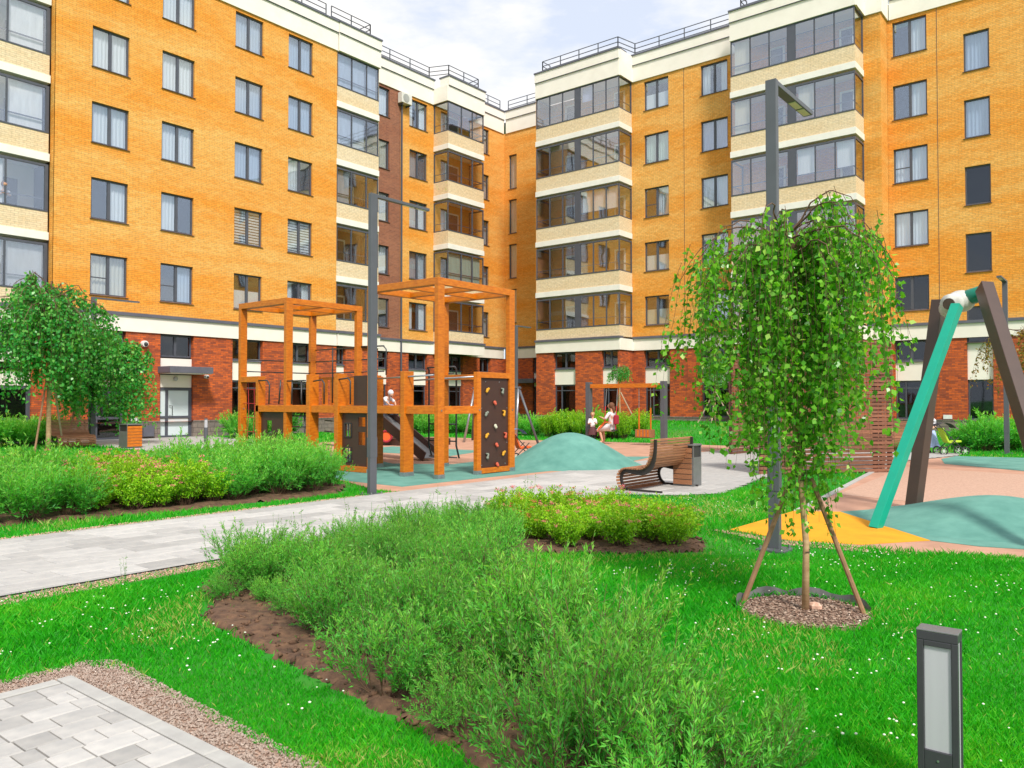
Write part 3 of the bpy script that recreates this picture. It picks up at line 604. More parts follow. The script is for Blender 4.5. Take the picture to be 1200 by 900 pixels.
# ---- right wing
h3 = [(-33.2, -32.53, 15.72-3*k, 18.0-3*k) for k in range(4)]
wall(RW, 'brick_wall', 'R', 41.1, -33.6, -28.2, 5.12, 19.52, 'brick', h3)
for k in range(4): window(RW, 'R', 41.1, -33.2, 15.72-3*k, .67, 2.28, '1', 'grey')
cR = [(-21.72, 1.5), (-18.32, 1.5)]
wall(RW, 'brick_wall', 'R', 38.9, -22.5, -16.05, 5.12, 19.52, 'brick', [(a, a+W, zt-WH, zt) for a, W in cR for zt in KROW])
cs = [['low:cream', 'low:white', 'right:white', 'green', 'low:white'], ['white', 'grey', 'white', 'lilac', 'sides:white']]
for i, (a, W) in enumerate(cR):
    for k, zt in enumerate(KROW): window(RW, 'R', 38.9, a, zt-WH, W, WH, '2s' if (i == 0 and k == 2) else '2', cs[i][k])
for k in range(5):
    cut = [-28.2, -27.3, -26.35, -25.35, -24.99, -24.05, -23.45+.25, -22.52]
    cut = [-28.18, -27.22, -26.3, -25.42, -25.08, -24.2, -23.35, -22.52]
    pb = balcony(RW, 'R', 37.5, -28.2, -22.5, 1.38, k, cut, [(-25.42, -25.08)], (1, 0), items=[(-27.0, -26.0, 'door'), (-23.6, -22.9, 'door')])
    if k == 2: curtainboard(pb, 'R', 37.5, -25.0, -22.7, k, 'white', .72)
    if k == 4: curtainboard(pb, 'R', 37.5, -25.0, -24.3, k, 'lilac', .5)
wall(RW, 'brick_wall', 'R', 38.89, -28.2, -22.5, 5.12, 19.52, 'brick')
MB().box(-28.22, -28.2, 37.5, 41.1, 4.4, 19.5).part('wall_return', 'brick', RW)
for k in range(5):
    cut = [-16.03, -15.05, -14.1, -13.2, -12.85, -11.95, -11.05, -10.17]
    pb = balcony(RW, 'R', 37.5, -16.05, -10.15, 1.38, k, cut, [(-13.2, -12.85)], (1, 0), items=[(-14.6, -13.8, 'door'), (-11.2, -10.5, 'door')])
    if k == 2: curtainboard(pb, 'R', 37.5, -12.8, -12.0, k, 'white', .75); curtainboard(pb, 'R', 37.5, -11.0, -10.25, k, 'white', .75)
    if k in (3, 4): curtainboard(pb, 'R', 37.5, -15.9, -15.1, k, 'cream')
    if k == 3: curtainboard(pb, 'R', 37.5, -12.75, -12.0, k, 'cream', .8)
wall(RW, 'brick_wall', 'R', 38.89, -16.05, -10.15, 5.12, 19.52, 'brick')
wall(RW, 'brick_wall', 'R', 38.9, -10.15, -9.4, 4.4, 19.52, 'brick')
MB().box(-9.7, -9.402, 38.93, 40.08, 4.4, 19.5).part('wall_return', 'brick', RW)
h4 = [(-9.17, -7.72, zt-WH, zt) for zt in KROW]+[(-6.24, -5.24, z, z+1.72) for z in (7.26, 10.26, 13.26, 16.26, 19.26)]
h4 = [h for h in h4 if h[3] < 19.5]+[(-6.24, -5.24, 5.12, 5.75)]+[(-2.3, -.85, zt-WH, zt) for zt in KROW]
wall(RW, 'brick_wall', 'R', 40.1, -9.4, 3, 5.12, 19.52, 'brick', h4)
for k, zt in enumerate(KROW):
    window(RW, 'R', 40.1, -9.17, zt-WH, 1.45, WH, '2s' if k == 2 else '2', ['', 'white', 'white', 'right:white', 'right:white'][k], glass='dglass' if k == 0 else 'glass')
    window(RW, 'R', 40.1, -2.3, zt-WH, 1.45, WH, '2', 'white')
for i, z in enumerate((7.26, 10.26, 13.26, 16.26)): window(RW, 'R', 40.1, -6.24, z, 1.0, 1.72, '1', 'blue' if z > 13 else '', glass='glass' if z > 13 else 'dglass')  # blue curtains of the upper two carry reflected sky in their colour
window(RW, 'R', 40.1, -6.24, 4.15, 1.0, 1.6, '1', '', glass='dglass')
# ---- cream bands, ledges, roof
def bands(b, side, segs):
    for (pl, a0, a1) in segs:
        q = MB(); sbox(q, side, pl, a0, a1, -.3, .06, 4.37, 5.0); q.part('cream_band', 'cream', b)
        q = MB(); sbox(q, side, pl, a0-.02, a1+.02, -.28, .13, 5.001, 5.13); q.part('ledge', 'ledge', b)
        q = MB(); sbox(q, side, pl, a0, a1, -.6, .07, 19.5, 20.43); sbox(q, side, pl, a0-.01, a1+.01, -.62, .12, 20.431, 20.95); q.part('roof_band', 'cream', b)
        q = MB(); sbox(q, side, pl, a0-.04, a1+.04, -.7, .17, 20.951, 21.03); sbox(q, side, pl, a0, a1, -.3, .135, 20.41, 20.432); q.part('coping', 'ledge', b)
bands(LW, 'L', [(-32.5, 2, 12.42), (X1, 12.45, 25.86), (X1+.08, 25.9, 28.72), (X2, 28.76, 34.3), (-32.4, 34.32, 37.63), (X2, 37.67, 41.0)])
bands(RW, 'R', [(41.1, -33.4, -28.25), (37.5, -28.22, -22.46), (38.9, -22.42, -16.1), (37.5, -16.07, -10.1), (38.9, -10.06, -9.5), (40.1, -9.3, 3)])
for (b, x0, x1, y0, y1) in ((LW, -32.5, -32.26, 12.43, 12.449), ):
    pass
for bb in ((-33.6, -32.36, 34.26, 34.319, 4.37, 5.0), (-33.6, -32.36, 34.24, 34.319, 19.5, 20.43)): MB().box(*bb).part('cream_band', 'cream', LW)
for bb in ((-22.459, -22.42, 37.5, 38.85, 4.37, 5.0), (-22.459, -22.4, 37.5, 38.85, 19.5, 20.94)): MB().box(*bb).part('cream_band', 'cream', RW)
for bb in ((-10.099, -10.06, 37.5, 38.83, 4.37, 5.0), (-10.099, -10.05, 37.5, 38.83, 19.5, 20.94)): MB().box(*bb).part('cream_band', 'cream', RW)
for bb in ((-9.499, -9.35, 38.9, 40.03, 4.37, 5.0), (-9.499, -9.33, 38.83, 40.03, 19.5, 20.94)): MB().box(*bb).part('cream_band', 'cream', RW)
MB().prism([(-48, 2), (-33.1, 2), (-33.1, 28), (-34.3, 28), (-34.3, 55), (-48, 55)], 20.5, 20.6).part('roof', 'ledge', LW)
MB().prism([(-34.2, 41.8), (-27.8, 41.8), (-27.8, 39.6), (-9.9, 39.6), (-9.9, 40.8), (3, 40.8), (3, 55), (-34.2, 55)], 20.5, 20.6).part('roof', 'ledge', RW)
MB().box(-34.6, -34.5, 2, 42, 0, 19.5).part('room_shade_sheet', 'inner', LW)  # dark sheets behind the windows, with the rooms' shade put into their colour
MB().box(-34.4, 3, 42.2, 42.3, 0, 19.5).box(-28.1, -10.2, 40.0, 40.05, 0, 19.5).box(-9.3, 3, 41.2, 41.25, 0, 19.5).part('room_shade_sheet', 'inner', RW)
# storey ceilings so balconies and bays have a lid
for (b, side, pl, a0, a1, dp) in ((LW, 'L', X1, 25.9, 28.66, 1.37), (LW, 'L', -32.5, 6.2, 12.36, 1.39), (LW, 'L', -32.4, 34.37, 37.58, 1.16), (RW, 'R', 37.5, -28.18, -22.52, 1.37), (RW, 'R', 37.5, -16.03, -10.17, 1.37)):
    q = MB(); sbox(q, side, pl, a0, a1, -dp, -.1, 19.55, 19.6); sbox(q, side, pl, a0, a1, -dp, -.1, 4.6, 5.0); q.part('balcony_ceiling', 'white', b)
# roof railings
def railing(b, pts, h=.75):
    q = MB()
    for p, r in zip(pts[:-1], pts[1:]):
        p = Vector((*p, 21.03)); r = Vector((*r, 21.03)); L_ = (r-p).length; n = max(1, round(L_/1.45))
        for i in range(n+1): c = p.lerp(r, i/n); q.beam(c, c+Vector((0, 0, h)), .045, .045)
        for z in (h, h*.62, h*.3): q.beam(p+Vector((0, 0, z)), r+Vector((0, 0, z)), .035, .035)
    q.part('roof_railing', 'lamp', b)
railing(LW, [(-32.4, 6), (-32.4, 25.3)]); railing(LW, [(-32.35, 25.6), (-32.35, 28.2), (-33.5, 28.2)])
railing(LW, [(-33.75, 29.3), (-33.75, 34.1), (-32.6, 34.6), (-32.6, 37.3), (-33.6, 37.4)]); railing(LW, [(-33.8, 38.4), (-33.8, 40.9)])
railing(RW, [(-33.4, 41.3), (-28.6, 41.3)]); railing(RW, [(-27.9, 38.5), (-27.9, 37.75), (-22.7, 37.75), (-22.4, 39.1), (-16.3, 39.1)])
railing(RW, [(-15.6, 38.5), (-15.6, 37.75), (-10.4, 37.75)])
# ---- ground floor
def groundfloor(b, side, plane, a0, a1, openings, zt=4.37, plinth=.68):
    hs = [(o[0], o[1], (0 if len(o) > 2 and o[2] == 'door' else plinth), zt) for o in openings]
    hs2 = [(h[0], h[1], max(plinth, h[2]), zt) for h in hs]
    wall(b, 'red_brick_wall', side, plane, a0, a1, plinth, zt, 'brickred', hs2, .25)
    cuts = [a0]+[v for o in openings if len(o) > 2 and o[2] == 'door' for v in (o[0], o[1])]+[a1]
    for i in range(0, len(cuts), 2):
        q = MB(); sbox(q, side, plane, cuts[i], cuts[i+1], -.25, .045, -.05, plinth-.01); sbox(q, side, plane, cuts[i], cuts[i+1], -.24, .065, plinth-.009, plinth+.04); q.part('plinth', 'plinth', b)
def shop(b, side, plane, a0, a1, kind='win'):
    W = round(a1-a0-.02, 2); ins = .2
    window(b, side, plane, a0+.01, 3.42, W, .93, '2', 'low:grey' if rc.random() < .4 else '', ins, 'dglass', False)
    q = MB(); z0 = 2.5 if kind == 'win' else 3.05; sbox(q, side, plane, a0+.005, a1-.005, -.24, -.15, z0, 3.36); q.part('cream_panel', 'cream', b)
    q = MB(); sbox(q, side, plane, a0, a1, -.22, -.08, 3.361, 3.419); q.part('ledge', 'ledge', b)
    if kind == 'win': window(b, side, plane, a0+.01, .72, W, 1.76, '3', '', ins, 'dglass', True)
gL = [(13.8, 15.24, 'door'), (16.68, 18.16, 'door'), (20.03, 21.6), (22.95, 24.35), (25.9, 26.5)]
groundfloor(LW, 'L', X1, 12.45, 28.7, gL)
for g in gL[2:]: shop(LW, 'L', X1, g[0], g[1])
groundfloor(LW, 'L', -32.5, 2, 12.42, [(4.2, 6.2), (8.0, 11.9, 'door')]); shop(LW, 'L', -32.5, 4.2, 6.2)
gL2 = [(29.5, 30.7), (32.3, 33.85), (35.5, 37.0), (38.6, 39.7)]
groundfloor(LW, 'L', X2, 28.7, 41.1, gL2)
for g in gL2: shop(LW, 'L', X2, g[0], g[1])
def entrance(b, side, plane, a0, a1, frosted=True, canopy=True):
    W = a1-a0; H = 2.1; org = ORG[b.name]
    window(b, side, plane, a0+.01, 3.42, round(W-.02, 2), .93, '2', '', .2, 'dglass', False)
    q = MB(); sbox(q, side, plane, a0+.005, a1-.005, -.24, -.15, H+.03, 2.66); sbox(q, side, plane, a0+.005, a1-.005, -.24, -.15, 3.0, 3.36); q.part('cream_panel', 'cream', b)
    f = MB()
    for (u, v, z0, z1) in ((0, .08, 0, H), (W-.14, W, 0, H), (W*.24-.05, W*.24+.07, 0, H), (0, W, H-.1, H), (0, W, 0, .1), (0, W, .82, .92)): sbox(f, side, plane, a0+u, a0+v, -.2, -.12-.002*(z1-z0), z0, z1)
    d = f.part('entrance_door', 'frame', b)
    for (u, v, z0, z1) in ((.08, W*.24-.05, .1, .82), (.08, W*.24-.05, .92, H-.1), (W*.24+.07, W-.14, .1, .82), (W*.24+.07, W-.14, .92, H-.1)):
        q = MB(); sbox(q, side, plane, a0+u, a0+v, -.17, -.155, z0, z1); q.part('door_panel', 'door' if frosted else 'dglass', d)
    q = MB(); pts = [P3(side, plane, a0+W*.24+.1, -.12, 1.35), P3(side, plane, a0+W*.24+.22, -.06, 1.35), P3(side, plane, a0+W*.24+.22, -.06, .95), P3(side, plane, a0+W*.24+.1, -.12, .95)]
    q.tube(pts, .015, 6); q.part('handle', 'blackt', d)
    if canopy:
        q = MB(); sbox(q, side, plane, a0-.1, a1+.35, -.1, 1.0, 2.72, 2.99); c = q.part('entrance_canopy', 'ledge', b, bevel=.01)
        q = MB(); sbox(q, side, plane, a0-.05, a1+.3, 0, .97, 2.70, 2.719); q.part('soffit', 'cream', c)
        q = MB(); p = P3(side, plane, (a0+a1)/2, -.1, 2.5); q.ball(p, .1, 10, 6, (.6, 1, 1)); q.part('door_light', 'opal', b)
    q = MB(); sbox(q, side, plane, a0-.1, a1+.1, -.1, 1.3, -.02, .02); q.part('doorstep', 'kerb', b)
entrance(LW, 'L', X1, 16.68, 18.16); entrance(LW, 'L', X1, 13.8, 15.24, False)
entrance(LW, 'L', -32.5, 8.0, 9.9, False); entrance(LW, 'L', -32.5, 9.92, 11.9, False, False)
groundfloor(RW, 'R', 41.1, -33.6, -28.2, [(-31.2, -30.4)]); shop(RW, 'R', 41.1, -31.2, -30.4)
q = MB(); sbox(q, 'R', 41.1, -32.3, -30.5, 0, .9, 2.72, 2.99); q.part('entrance_canopy', 'ledge', RW)
gR1 = [(-26.95, -25.42), (-23.66, -22.62)]; groundfloor(RW, 'R', 37.5, -28.2, -22.5, gR1)
gR2 = [(-21.77, -20.2), (-18.36, -16.8)]; groundfloor(RW, 'R', 38.9, -22.5, -16.05, gR2)
gR3 = [(-15.2, -13.7), (-12.3, -10.9)]; groundfloor(RW, 'R', 37.5, -16.05, -10.15, gR3)
for g in gR1+gR3: shop(RW, 'R', 37.5, g[0], g[1])
for g in gR2: shop(RW, 'R', 38.9, g[0], g[1])
groundfloor(RW, 'R', 40.1, -9.4, 3, [(-9.2, -7.8), (-6.24, -5.24), (-2.3, -.85)])
for g in ((-9.2, -7.8), (-2.3, -.85)): shop(RW, 'R', 40.1, g[0], g[1])
q = MB(); sbox(q, 'R', 40.1, -6.235, -5.245, -.24, -.12, 2.5, 4.14); q.part('cream_panel', 'cream', RW); window(RW, 'R', 40.1, -6.23, .72, .98, 1.76, '1', '', .2, 'dglass', True)
for bb in ((-10.16, -10.142, 37.52, 38.88), (-9.41, -9.392, 38.93, 40.08), (-22.51, -22.492, 37.52, 38.88), (-10.15, -9.41, 38.87, 38.89)): MB().box(*bb, .03, 4.36).part('red_brick_return', 'brickred', RW)
for (x, y) in ((-19.3, 38.9), (-7.3, 40.1)): MB().box(x-.012, x+.012, y-.006, y+.01, 5.14, 19.49).part('movement_joint', 'framebrown', RW)
# things fixed on the walls
MB().tube([(-33.5, 31.62, 19.4), (-33.5, 31.62, .1)], .055, 8).top('downpipe', 'frame', 'dark grey rainwater pipe down the left wing where brown brick meets orange', 'drainpipe')
ac = thing('air_conditioner', 'white air conditioner box under the roof band at the top of the drainpipe', 'air conditioner', (-33.3, 31.95, 18.75))
MB().box(-33.55, -33.2, 31.35, 32.15, 18.75, 19.35).part('case', 'ac', ac, bevel=.02); MB().tube([(-33.19, 31.68, 19.05), (-33.185, 31.68, 19.05)], .24, 16).part('fan_grille', 'acf', ac)
MB().box(-33.6, -33.25, 31.45, 31.5, 18.65, 18.74).box(-33.6, -33.25, 32.0, 32.05, 18.65, 18.74).part('bracket', 'frame', ac)
for (y, z, lab) in ((15.96, 3.9, 'white dome security camera high on the red brick between the two entrances'), (18.72, 2.62, 'small white security camera at the right end of the entrance canopy')):
    c = thing('security_camera', lab, 'camera', (-32.1, y, z)); MB().tube([(-32.2, y, z), (-32.02, y, z)], .13 if z > 3 else .08, 12).part('housing', 'plate', c); MB().ball((-32.0, y+.01, z-.02), .085 if z > 3 else .05, 10, 6).part('lens_dome', 'blackt', c)
MB().box(-32.2, -32.17, 15.42, 15.85, .72, .88).top('wall_plate', 'plate', 'small white plate on the red brick left of the frosted entrance door', 'plate')
MB().box(-32.155, -32.0, 15.9, 16.35, .1, .55).top('utility_box', 'ledge', 'grey utility box low on the plinth left of the frosted entrance door', 'utility box')
MB().box(-7.2, -6.85, 40.05, 40.1, .75, .93).top('wall_plate', 'plate', 'small white plate low on the red brick of the right wing above the hedge', 'plate')
# ------------------------------------------------------------------ street lamps
def lamp(x, y, lab, arm=(0, 1), wx=.115, wy=.075, h=4.92, alen=1.15):
    t = thing('street_lamp', lab, 'street lamp', (x, y, 0), 'square grey street lamps around the courtyard')
    MB().box(x-wx/2, x+wx/2, y-wy/2, y+wy/2, .02, h).part('post', 'lamp', t, bevel=.006)
    MB().box(x-.15, x+.15, y-.15, y+.15, .0, .025).part('base_plate', 'lamp', t, bevel=.004)
    q = MB()
    for sx in (-.11, .11):
        for sy in (-.11, .11): q.tube([(x+sx, y+sy, .02), (x+sx, y+sy, .055)], .014, 6)
    q.part('anchor_nut', 'steel', t, kind='stuff')
    ax, ay = arm; s = wy/2 if ay else wx/2
    if ay: a = MB().box(x-wx/2+.004, x+wx/2-.004, y+ay*s, y+ay*alen, h-.055, h-.004)
    else: a = MB().box(x+ax*s, x+ax*alen, y-wy/2+.004, y+wy/2-.004, h-.055, h-.004)
    head = a.part('lamp_arm', 'lamp', t, bevel=.004)
    for i in range(2):
        u0 = alen*(.52+.24*i); u1 = u0+alen*.2
        if ay: MB().box(x-wx/2+.02, x+wx/2-.02, y+ay*u0, y+ay*u1, h-.062, h-.0551).part('lens', 'lamplight', head)
        else: MB().box(x+ax*u0, x+ax*u1, y-wy/2+.01, y+wy/2-.01, h-.062, h-.0551).part('lens', 'lamplight', head)
    if ay: MB().box(x-wx/2-.004, x+wx/2+.004, y-wy/2-.004, y+wy/2+.004, .62, .95).part('service_door', 'lamp', t)
    return t
lamp(-3.04, 8.16, 'tall grey street lamp right behind the staked weeping birch, arm over its crown')
lamp(-10.02, 8.81, 'grey square street lamp on the path edge before the orange play frame', (0, 1), .08, .14, 5.0, 1.3)
lamp(-28.8, 12.5, 'grey street lamp rising behind the two weeping birches by the left entrances', (0, 1), .12, .16, 5.2, 1.6)
lamp(-3.24, 27.25, 'slim grey street lamp behind the right-hand leg of the swing frame near the hedge', (0, -1), .13, .13, 5.1, 1.2)
lamp(-21.1, 26.6, 'grey street lamp seen just right of the climbing wall of the play frame', (0, 1), .14, .14, 4.8, 1.0)
# ------------------------------------------------------------------ bollard lights
bl = thing('bollard_light', 'dark grey bollard light with a pale frosted panel in the lawn foreground', 'bollard light', (-.648, 3.475, 0))
bx, by = -.648, 3.475
q = MB().box(bx-.072, bx+.072, by-.045, by+.045, -.02, .08).box(bx-.072, bx+.072, by-.045, by+.045, .622, .655)
q.box(bx-.072, bx-.048, by-.045, by+.045, .08, .622).box(bx+.048, bx+.072, by-.045, by-.028, .08, .622).box(bx+.048, bx+.072, by+.028, by+.045, .08, .622)
q.box(bx-.048, bx+.048, by-.045, by-.03, .60, .622).box(bx-.048, bx+.048, by-.0448, by+.0448, .08, .20)
q.part('housing', 'bollard', bl, bevel=.0025)
MB().box(bx-.049, bx+.049, by-.036, by+.02, .195, .602).part('diffuser', 'opal', bl, bevel=.004)
MB().box(bx+.049, bx+.066, by-.029, by+.029, .08, .62).part('side_diffuser', 'opal', bl)
MB().box(bx-.073, bx+.073, by-.046, by+.046, .655, .662).part('cap', 'binsteel', bl, bevel=.002)  # lighter cap: sky sheen on the bollard's top put into its colour
MB().tube([(bx, by-.0455, .165), (bx, by-.048, .165)], .0045, 10).part('screw', 'steel', bl); MB().tube([(bx+.0725, by, .13), (bx+.0745, by, .13)], .005, 10).part('screw', 'steel', bl)
bp = thing('bollard_light', 'thin grey bollard with a pale head standing in front of the frosted entrance door', 'bollard light', (-27.85, 16.23, 0))
MB().tube([(-27.85, 16.23, 0), (-27.85, 16.23, .55)], .075, 12).part('post', 'lamp', bp); MB().tube([(-27.85, 16.23, .55), (-27.85, 16.23, .86)], .06, 12).part('lens', 'opal', bp); MB().tube([(-27.85, 16.23, .86), (-27.85, 16.23, .89)], .078, 12).part('cap', 'lamp', bp)
# ------------------------------------------------------------------ curved slatted benches
def offs(p, q, d):
    dx, dz = q[0]-p[0], q[1]-p[1]; l = math.hypot(dx, dz); return (-dz/l*d, dx/l*d)
def smooth(pts, n=4):
    out = []
    for i in range(len(pts)-1):
        p0 = pts[max(i-1, 0)]; p1 = pts[i]; p2 = pts[i+1]; p3 = pts[min(i+2, len(pts)-1)]
        for k in range(n):
            t = k/n; out.append(tuple(.5*((2*b)+(c-a)*t+(2*a-5*b+4*c-d)*t*t+(-a+3*b-3*c+d)*t**3) for a, b, c, d in zip(p0, p1, p2, p3)))
    return out+[pts[-1]]
PROF = smooth([(.66, .91), (.655, .78), (.63, .62), (.56, .47), (.44, .40), (.27, .395), (.12, .39), (.03, .33), (.0, .22), (.04, .10), (.12, .03)], 6)
FOOT = [(.12, .04), (.20, .031), (.35, .030), (.80, .030)]
def bench(bx, by, L_, lab, sgn=1, rz=0.0):
    """profile in local x (front of seat at x=0) and z; slats run along local y"""
    t = thing('bench', lab, 'bench', (bx, by, 0), None, rz)
    org = ORG[t.name]
    def W(x, y, z): return (bx+sgn*x, by+y, z)
    def wide(i): return .05 if i < 8 else (.085 if i < 44 else .07)
    for yy_ in (.07, L_-.09):
        q = MB(); line = PROF+FOOT[1:]
        n = len(line); vs = []
        for i, p in enumerate(line):
            a = line[max(i-1, 0)]; b = line[min(i+1, n-1)]; ox, oz = offs(a, b, 1); wd = .045+.05*math.exp(-((i-24)/11)**2)
            if i > len(PROF)-2: wd = .03
            for yo in (0, .03): vs += [W(p[0], yy_+yo, p[1]), W(p[0]+ox*wd*1.0, yy_+yo, p[1]+oz*wd) ]
        fs = []
        for i in range(n-1):
            a = 4*i; b = 4*(i+1); fs += [(a, a+1, b+1, b), (a+2, b+2, b+3, a+3), (a, b, b+2, a+2), (a+1, a+3, b+3, b+1)]
        fs += [(0, 2, 3, 1), (4*(n-1), 4*(n-1)+1, 4*(n-1)+3, 4*(n-1)+2)]
        q.add(vs, fs).part('leg_frame', 'bframe', t)
    # slats at even arc length
    acc = [0]
    for a, b in zip(PROF[:-1], PROF[1:]): acc.append(acc[-1]+math.hypot(b[0]-a[0], b[1]-a[1]))
    ns = 28; 
    for k in range(ns):
        s_ = acc[-1]*(k+.3)/(ns-.4); i = max(j for j in range(len(acc)-1) if acc[j] <= s_); u = (s_-acc[i])/(acc[i+1]-acc[i]); a, b = PROF[i], PROF[i+1]
        px, pz = a[0]+(b[0]-a[0])*u, a[1]+(b[1]-a[1])*u; ox, oz = offs(a, b, -1); c = (px+ox*.016, pz+oz*.016); dx, dz = (b[0]-a[0]), (b[1]-a[1]); l = math.hypot(dx, dz); dx /= l; dz /= l
        mb = MB(); mb.beam(W(c[0], 0, c[1]), W(c[0], L_, c[1]), .037, .03, side=(sgn*dx, 0, dz)); mb.part('slat', 'bslat', t, bevel=.004)
    return t
bench(-7.08, 11.72, 1.5, 'curved timber slat bench on dark steel frames beside the paved path', 1)
bench(-5.75, 26.7, 1.6, 'timber slat bench at the back right with a person in pale blue sitting on it', 1, R_(90))
bench(-27.6, 12.1, 1.2, 'dark slatted bench by the left entrance under the hanging birch twigs', 1, R_(180))
# bins
def bin_(x0, y0, w_, d_, h, lab, xface=False):
    t = thing('litter_bin', lab, 'litter bin', (x0+w_/2, y0+d_/2, 0))
    q = MB().box(x0, x0+w_, y0, y0+.015, .03, h*.7).box(x0, x0+w_, y0+d_-.015, y0+d_, .03, h*.7).box(x0+w_-.015, x0+w_, y0+.015, y0+d_-.015, .03, h*.7).box(x0, x0+.015, y0+.015, y0+d_-.015, .03, h*.7)
    q.part('steel_casing', 'binsteel', t); MB().box(x0+.02, x0+w_-.02, y0+.02, y0+d_-.02, .05, h*.98).part('liner', 'blackt', t)
    MB().box(x0-.01, x0+w_+.01, y0-.01, y0+d_+.01, h-.03, h).part('lid', 'binsteel', t, bevel=.004)
    n = 7
    for i in range(n):
        z0 = .06+i*(h-.12)/n; z1 = z0+(h-.12)/n-.012
        (MB().box(x0+.01, x0+w_-.03, y0-.022, y0-.001, z0, z1) if not xface else MB().box(x0+w_+.001, x0+w_+.022, y0+.01, y0+d_-.01, z0, z1)).part('slat', 'bslat' if not xface else 'orange', t, bevel=.003)
    MB().box(x0+.0, x0+w_, y0, y0+d_, 0, .029).part('foot', 'bframe', t)
    for xx in (x0, x0+w_-.02):
        for y_ in (y0, y0+d_-.02): MB().box(xx, xx+.02, y_, y_+.02, h*.7, h-.03).part('corner_post', 'binsteel', t)
    return t
bin_(-6.72, 13.05, .40, .32, .78, 'square litter bin with timber slats and steel side behind the curved bench')
bin_(-26.5, 12.35, .55, .5, .8, 'timber slatted litter bin at the left entrance path', True)
# ------------------------------------------------------------------ slatted timber screens
def screen(p0, p1, h, n, posts, lab, gap_at=None):
    p0 = Vector((*p0, 0)); p1 = Vector((*p1, 0)); d = (p1-p0); L_ = d.length; d.normalize(); nn = Vector((d.y, -d.x, 0))
    t = thing('slatted_screen', lab, 'screen', tuple((p0+p1)/2)); r = random.Random(4)
    for f in posts:
        c = p0+d*L_*f; MB().beam(c+nn*-.05, c+nn*-.05+Vector((0, 0, h)), .09, .06, side=d).part('post', 'slatpost', t)
    st = h/n
    for i in range(n):
        z = .06+st*i; o = r.uniform(-.012, .012); a = p0+nn*(.02+o)+Vector((0, 0, z)); b = p1+nn*(.02+o+r.uniform(-.008, .008))+Vector((0, 0, z+r.uniform(-.004, .004)))
        MB().beam(a, b, .042, st*.76, side=nn).part('slat', 'slat', t)
    return t
screen((-6.36, 16.18), (-4.34, 18.62), 2.85, 34, (.03, .45, .88, .99), 'wide slatted timber screen behind the weeping birch and the green swing leg')
screen((-6.50, 16.55), (-5.9, 17.3), 2.85, 34, (.1, .9), 'narrow inner slatted screen standing just behind the wide one')
screen((-9.33, 21.7), (-9.22, 23.4), 3.1, 34, (.03, .97), 'tall narrow slatted timber screen between the path and the back lawn')
screen((-4.6, 18.9), (-5.2, 21.4), 2.3, 26, (.05, .95), 'side slatted screen returning away behind the wide one')
# ------------------------------------------------------------------ orange play frame
PF = thing('play_frame', 'orange timber climbing frame with two open cube towers, brown panels and deck', 'play frame', (-14.3, 12.4, 0))
FY, BY_ = 11.36, 13.55
def post(x, y, h, wx=.11, wy=.18, nm='post', z0=.06):
    MB().box(x-wx/2, x+wx/2, y-wy/2, y+wy/2, z0, h).part(nm, 'orange', PF, bevel=.006)
    MB().box(x-wx/2-.006, x+wx/2+.006, y-wy/2-.006, y+wy/2+.006, 0, .10).part('post_shoe', 'steel', PF)
    if z0 < .5:
        for zz in (.07, 1.36): MB().tube([(x+wx/2, y, zz), (x+wx/2+.012, y, zz)], .018, 8).part('bolt', 'steel', PF)
def obar(x0, x1, y0, y1, z0, z1, nm='beam'): return MB().box(x0, x1, y0, y1, z0, z1).part(nm, 'orange', PF, bevel=.005)
for (xl, xr, yb) in ((-12.93, -10.94, 13.6), (-17.8, -15.9, 13.5)):
    for x in (xl, xr):
        for y in (FY, yb): post(x, y, 3.86)
    for y in (FY, yb): obar(xl-.055, xr+.055, y-.09, y+.09, 3.861, 4.0, 'canopy_beam')
    for x in (xl, xr): obar(x-.055, x+.055, FY+.091, yb-.091, 3.862, 3.999, 'canopy_beam')
    obar(xl+.056, xr-.056, (FY+yb)/2-.06, (FY+yb)/2+.06, 3.87, 3.98, 'canopy_beam')
    for y0, y1 in ((FY+.09, (FY+yb)/2-.06), ((FY+yb)/2+.06, yb-.09)): obar((xl+xr)/2-.04, (xl+xr)/2+.04, y0, y1, 3.87, 3.98, 'canopy_beam')
# deck beam along the front, back and sides
obar(-17.1, -10.995, FY-.1, FY+.1, 1.29, 1.45, 'deck_beam'); obar(-17.85, -12.88, BY_-.08, BY_+.08, 1.29, 1.449, 'deck_beam')
obar(-10.99, -10.89, FY+.1, 12.48, 1.291, 1.45, 'deck_beam'); obar(-12.98, -12.88, FY+.1, BY_-.08, 1.291, 1.448, 'deck_beam'); obar(-16.99, -16.89, FY+.1, BY_-.08, 1.291, 1.448, 'deck_beam')
for i in range(18):
    x = -16.85+i*.217; MB().box(x, x+.2, FY+.11, BY_-.09, 1.40, 1.438).part('deck_board', 'brownp', PF)
# front row short posts (two-faced) and the pair behind
post(-14.97, FY, 2.16, .13, .26); post(-13.97, FY, 2.16, .13, .26); post(-11.86, FY, 2.16, .12, .27)
post(-17.02, FY, 2.16, .12, .2); post(-12.92, 12.46, 2.12, .1, .14); post(-13.99, 12.5, 2.12, .12, .18); post(-15.25, BY_, 2.2, .13, .2)
# upper orange uprights that read as a fence
for x in (-17.45, -17.1, -16.75, -16.35, -16.08, -15.5): obar(x-.1, x+.1, BY_+.085, BY_+.125, 1.3, 2.12, 'fence_board')
for x in (-14.72, -14.42, -14.15, -13.75): obar(x-.075, x+.075, FY+.5, FY+.54, 1.45, 2.08, 'fence_board')
obar(-17.7, -15.3, BY_+.086, BY_+.12, 2.121, 2.2, 'top_rail')
obar(-12.88, -10.99, 13.52, 13.68, 2.04, 2.159, 'top_rail')
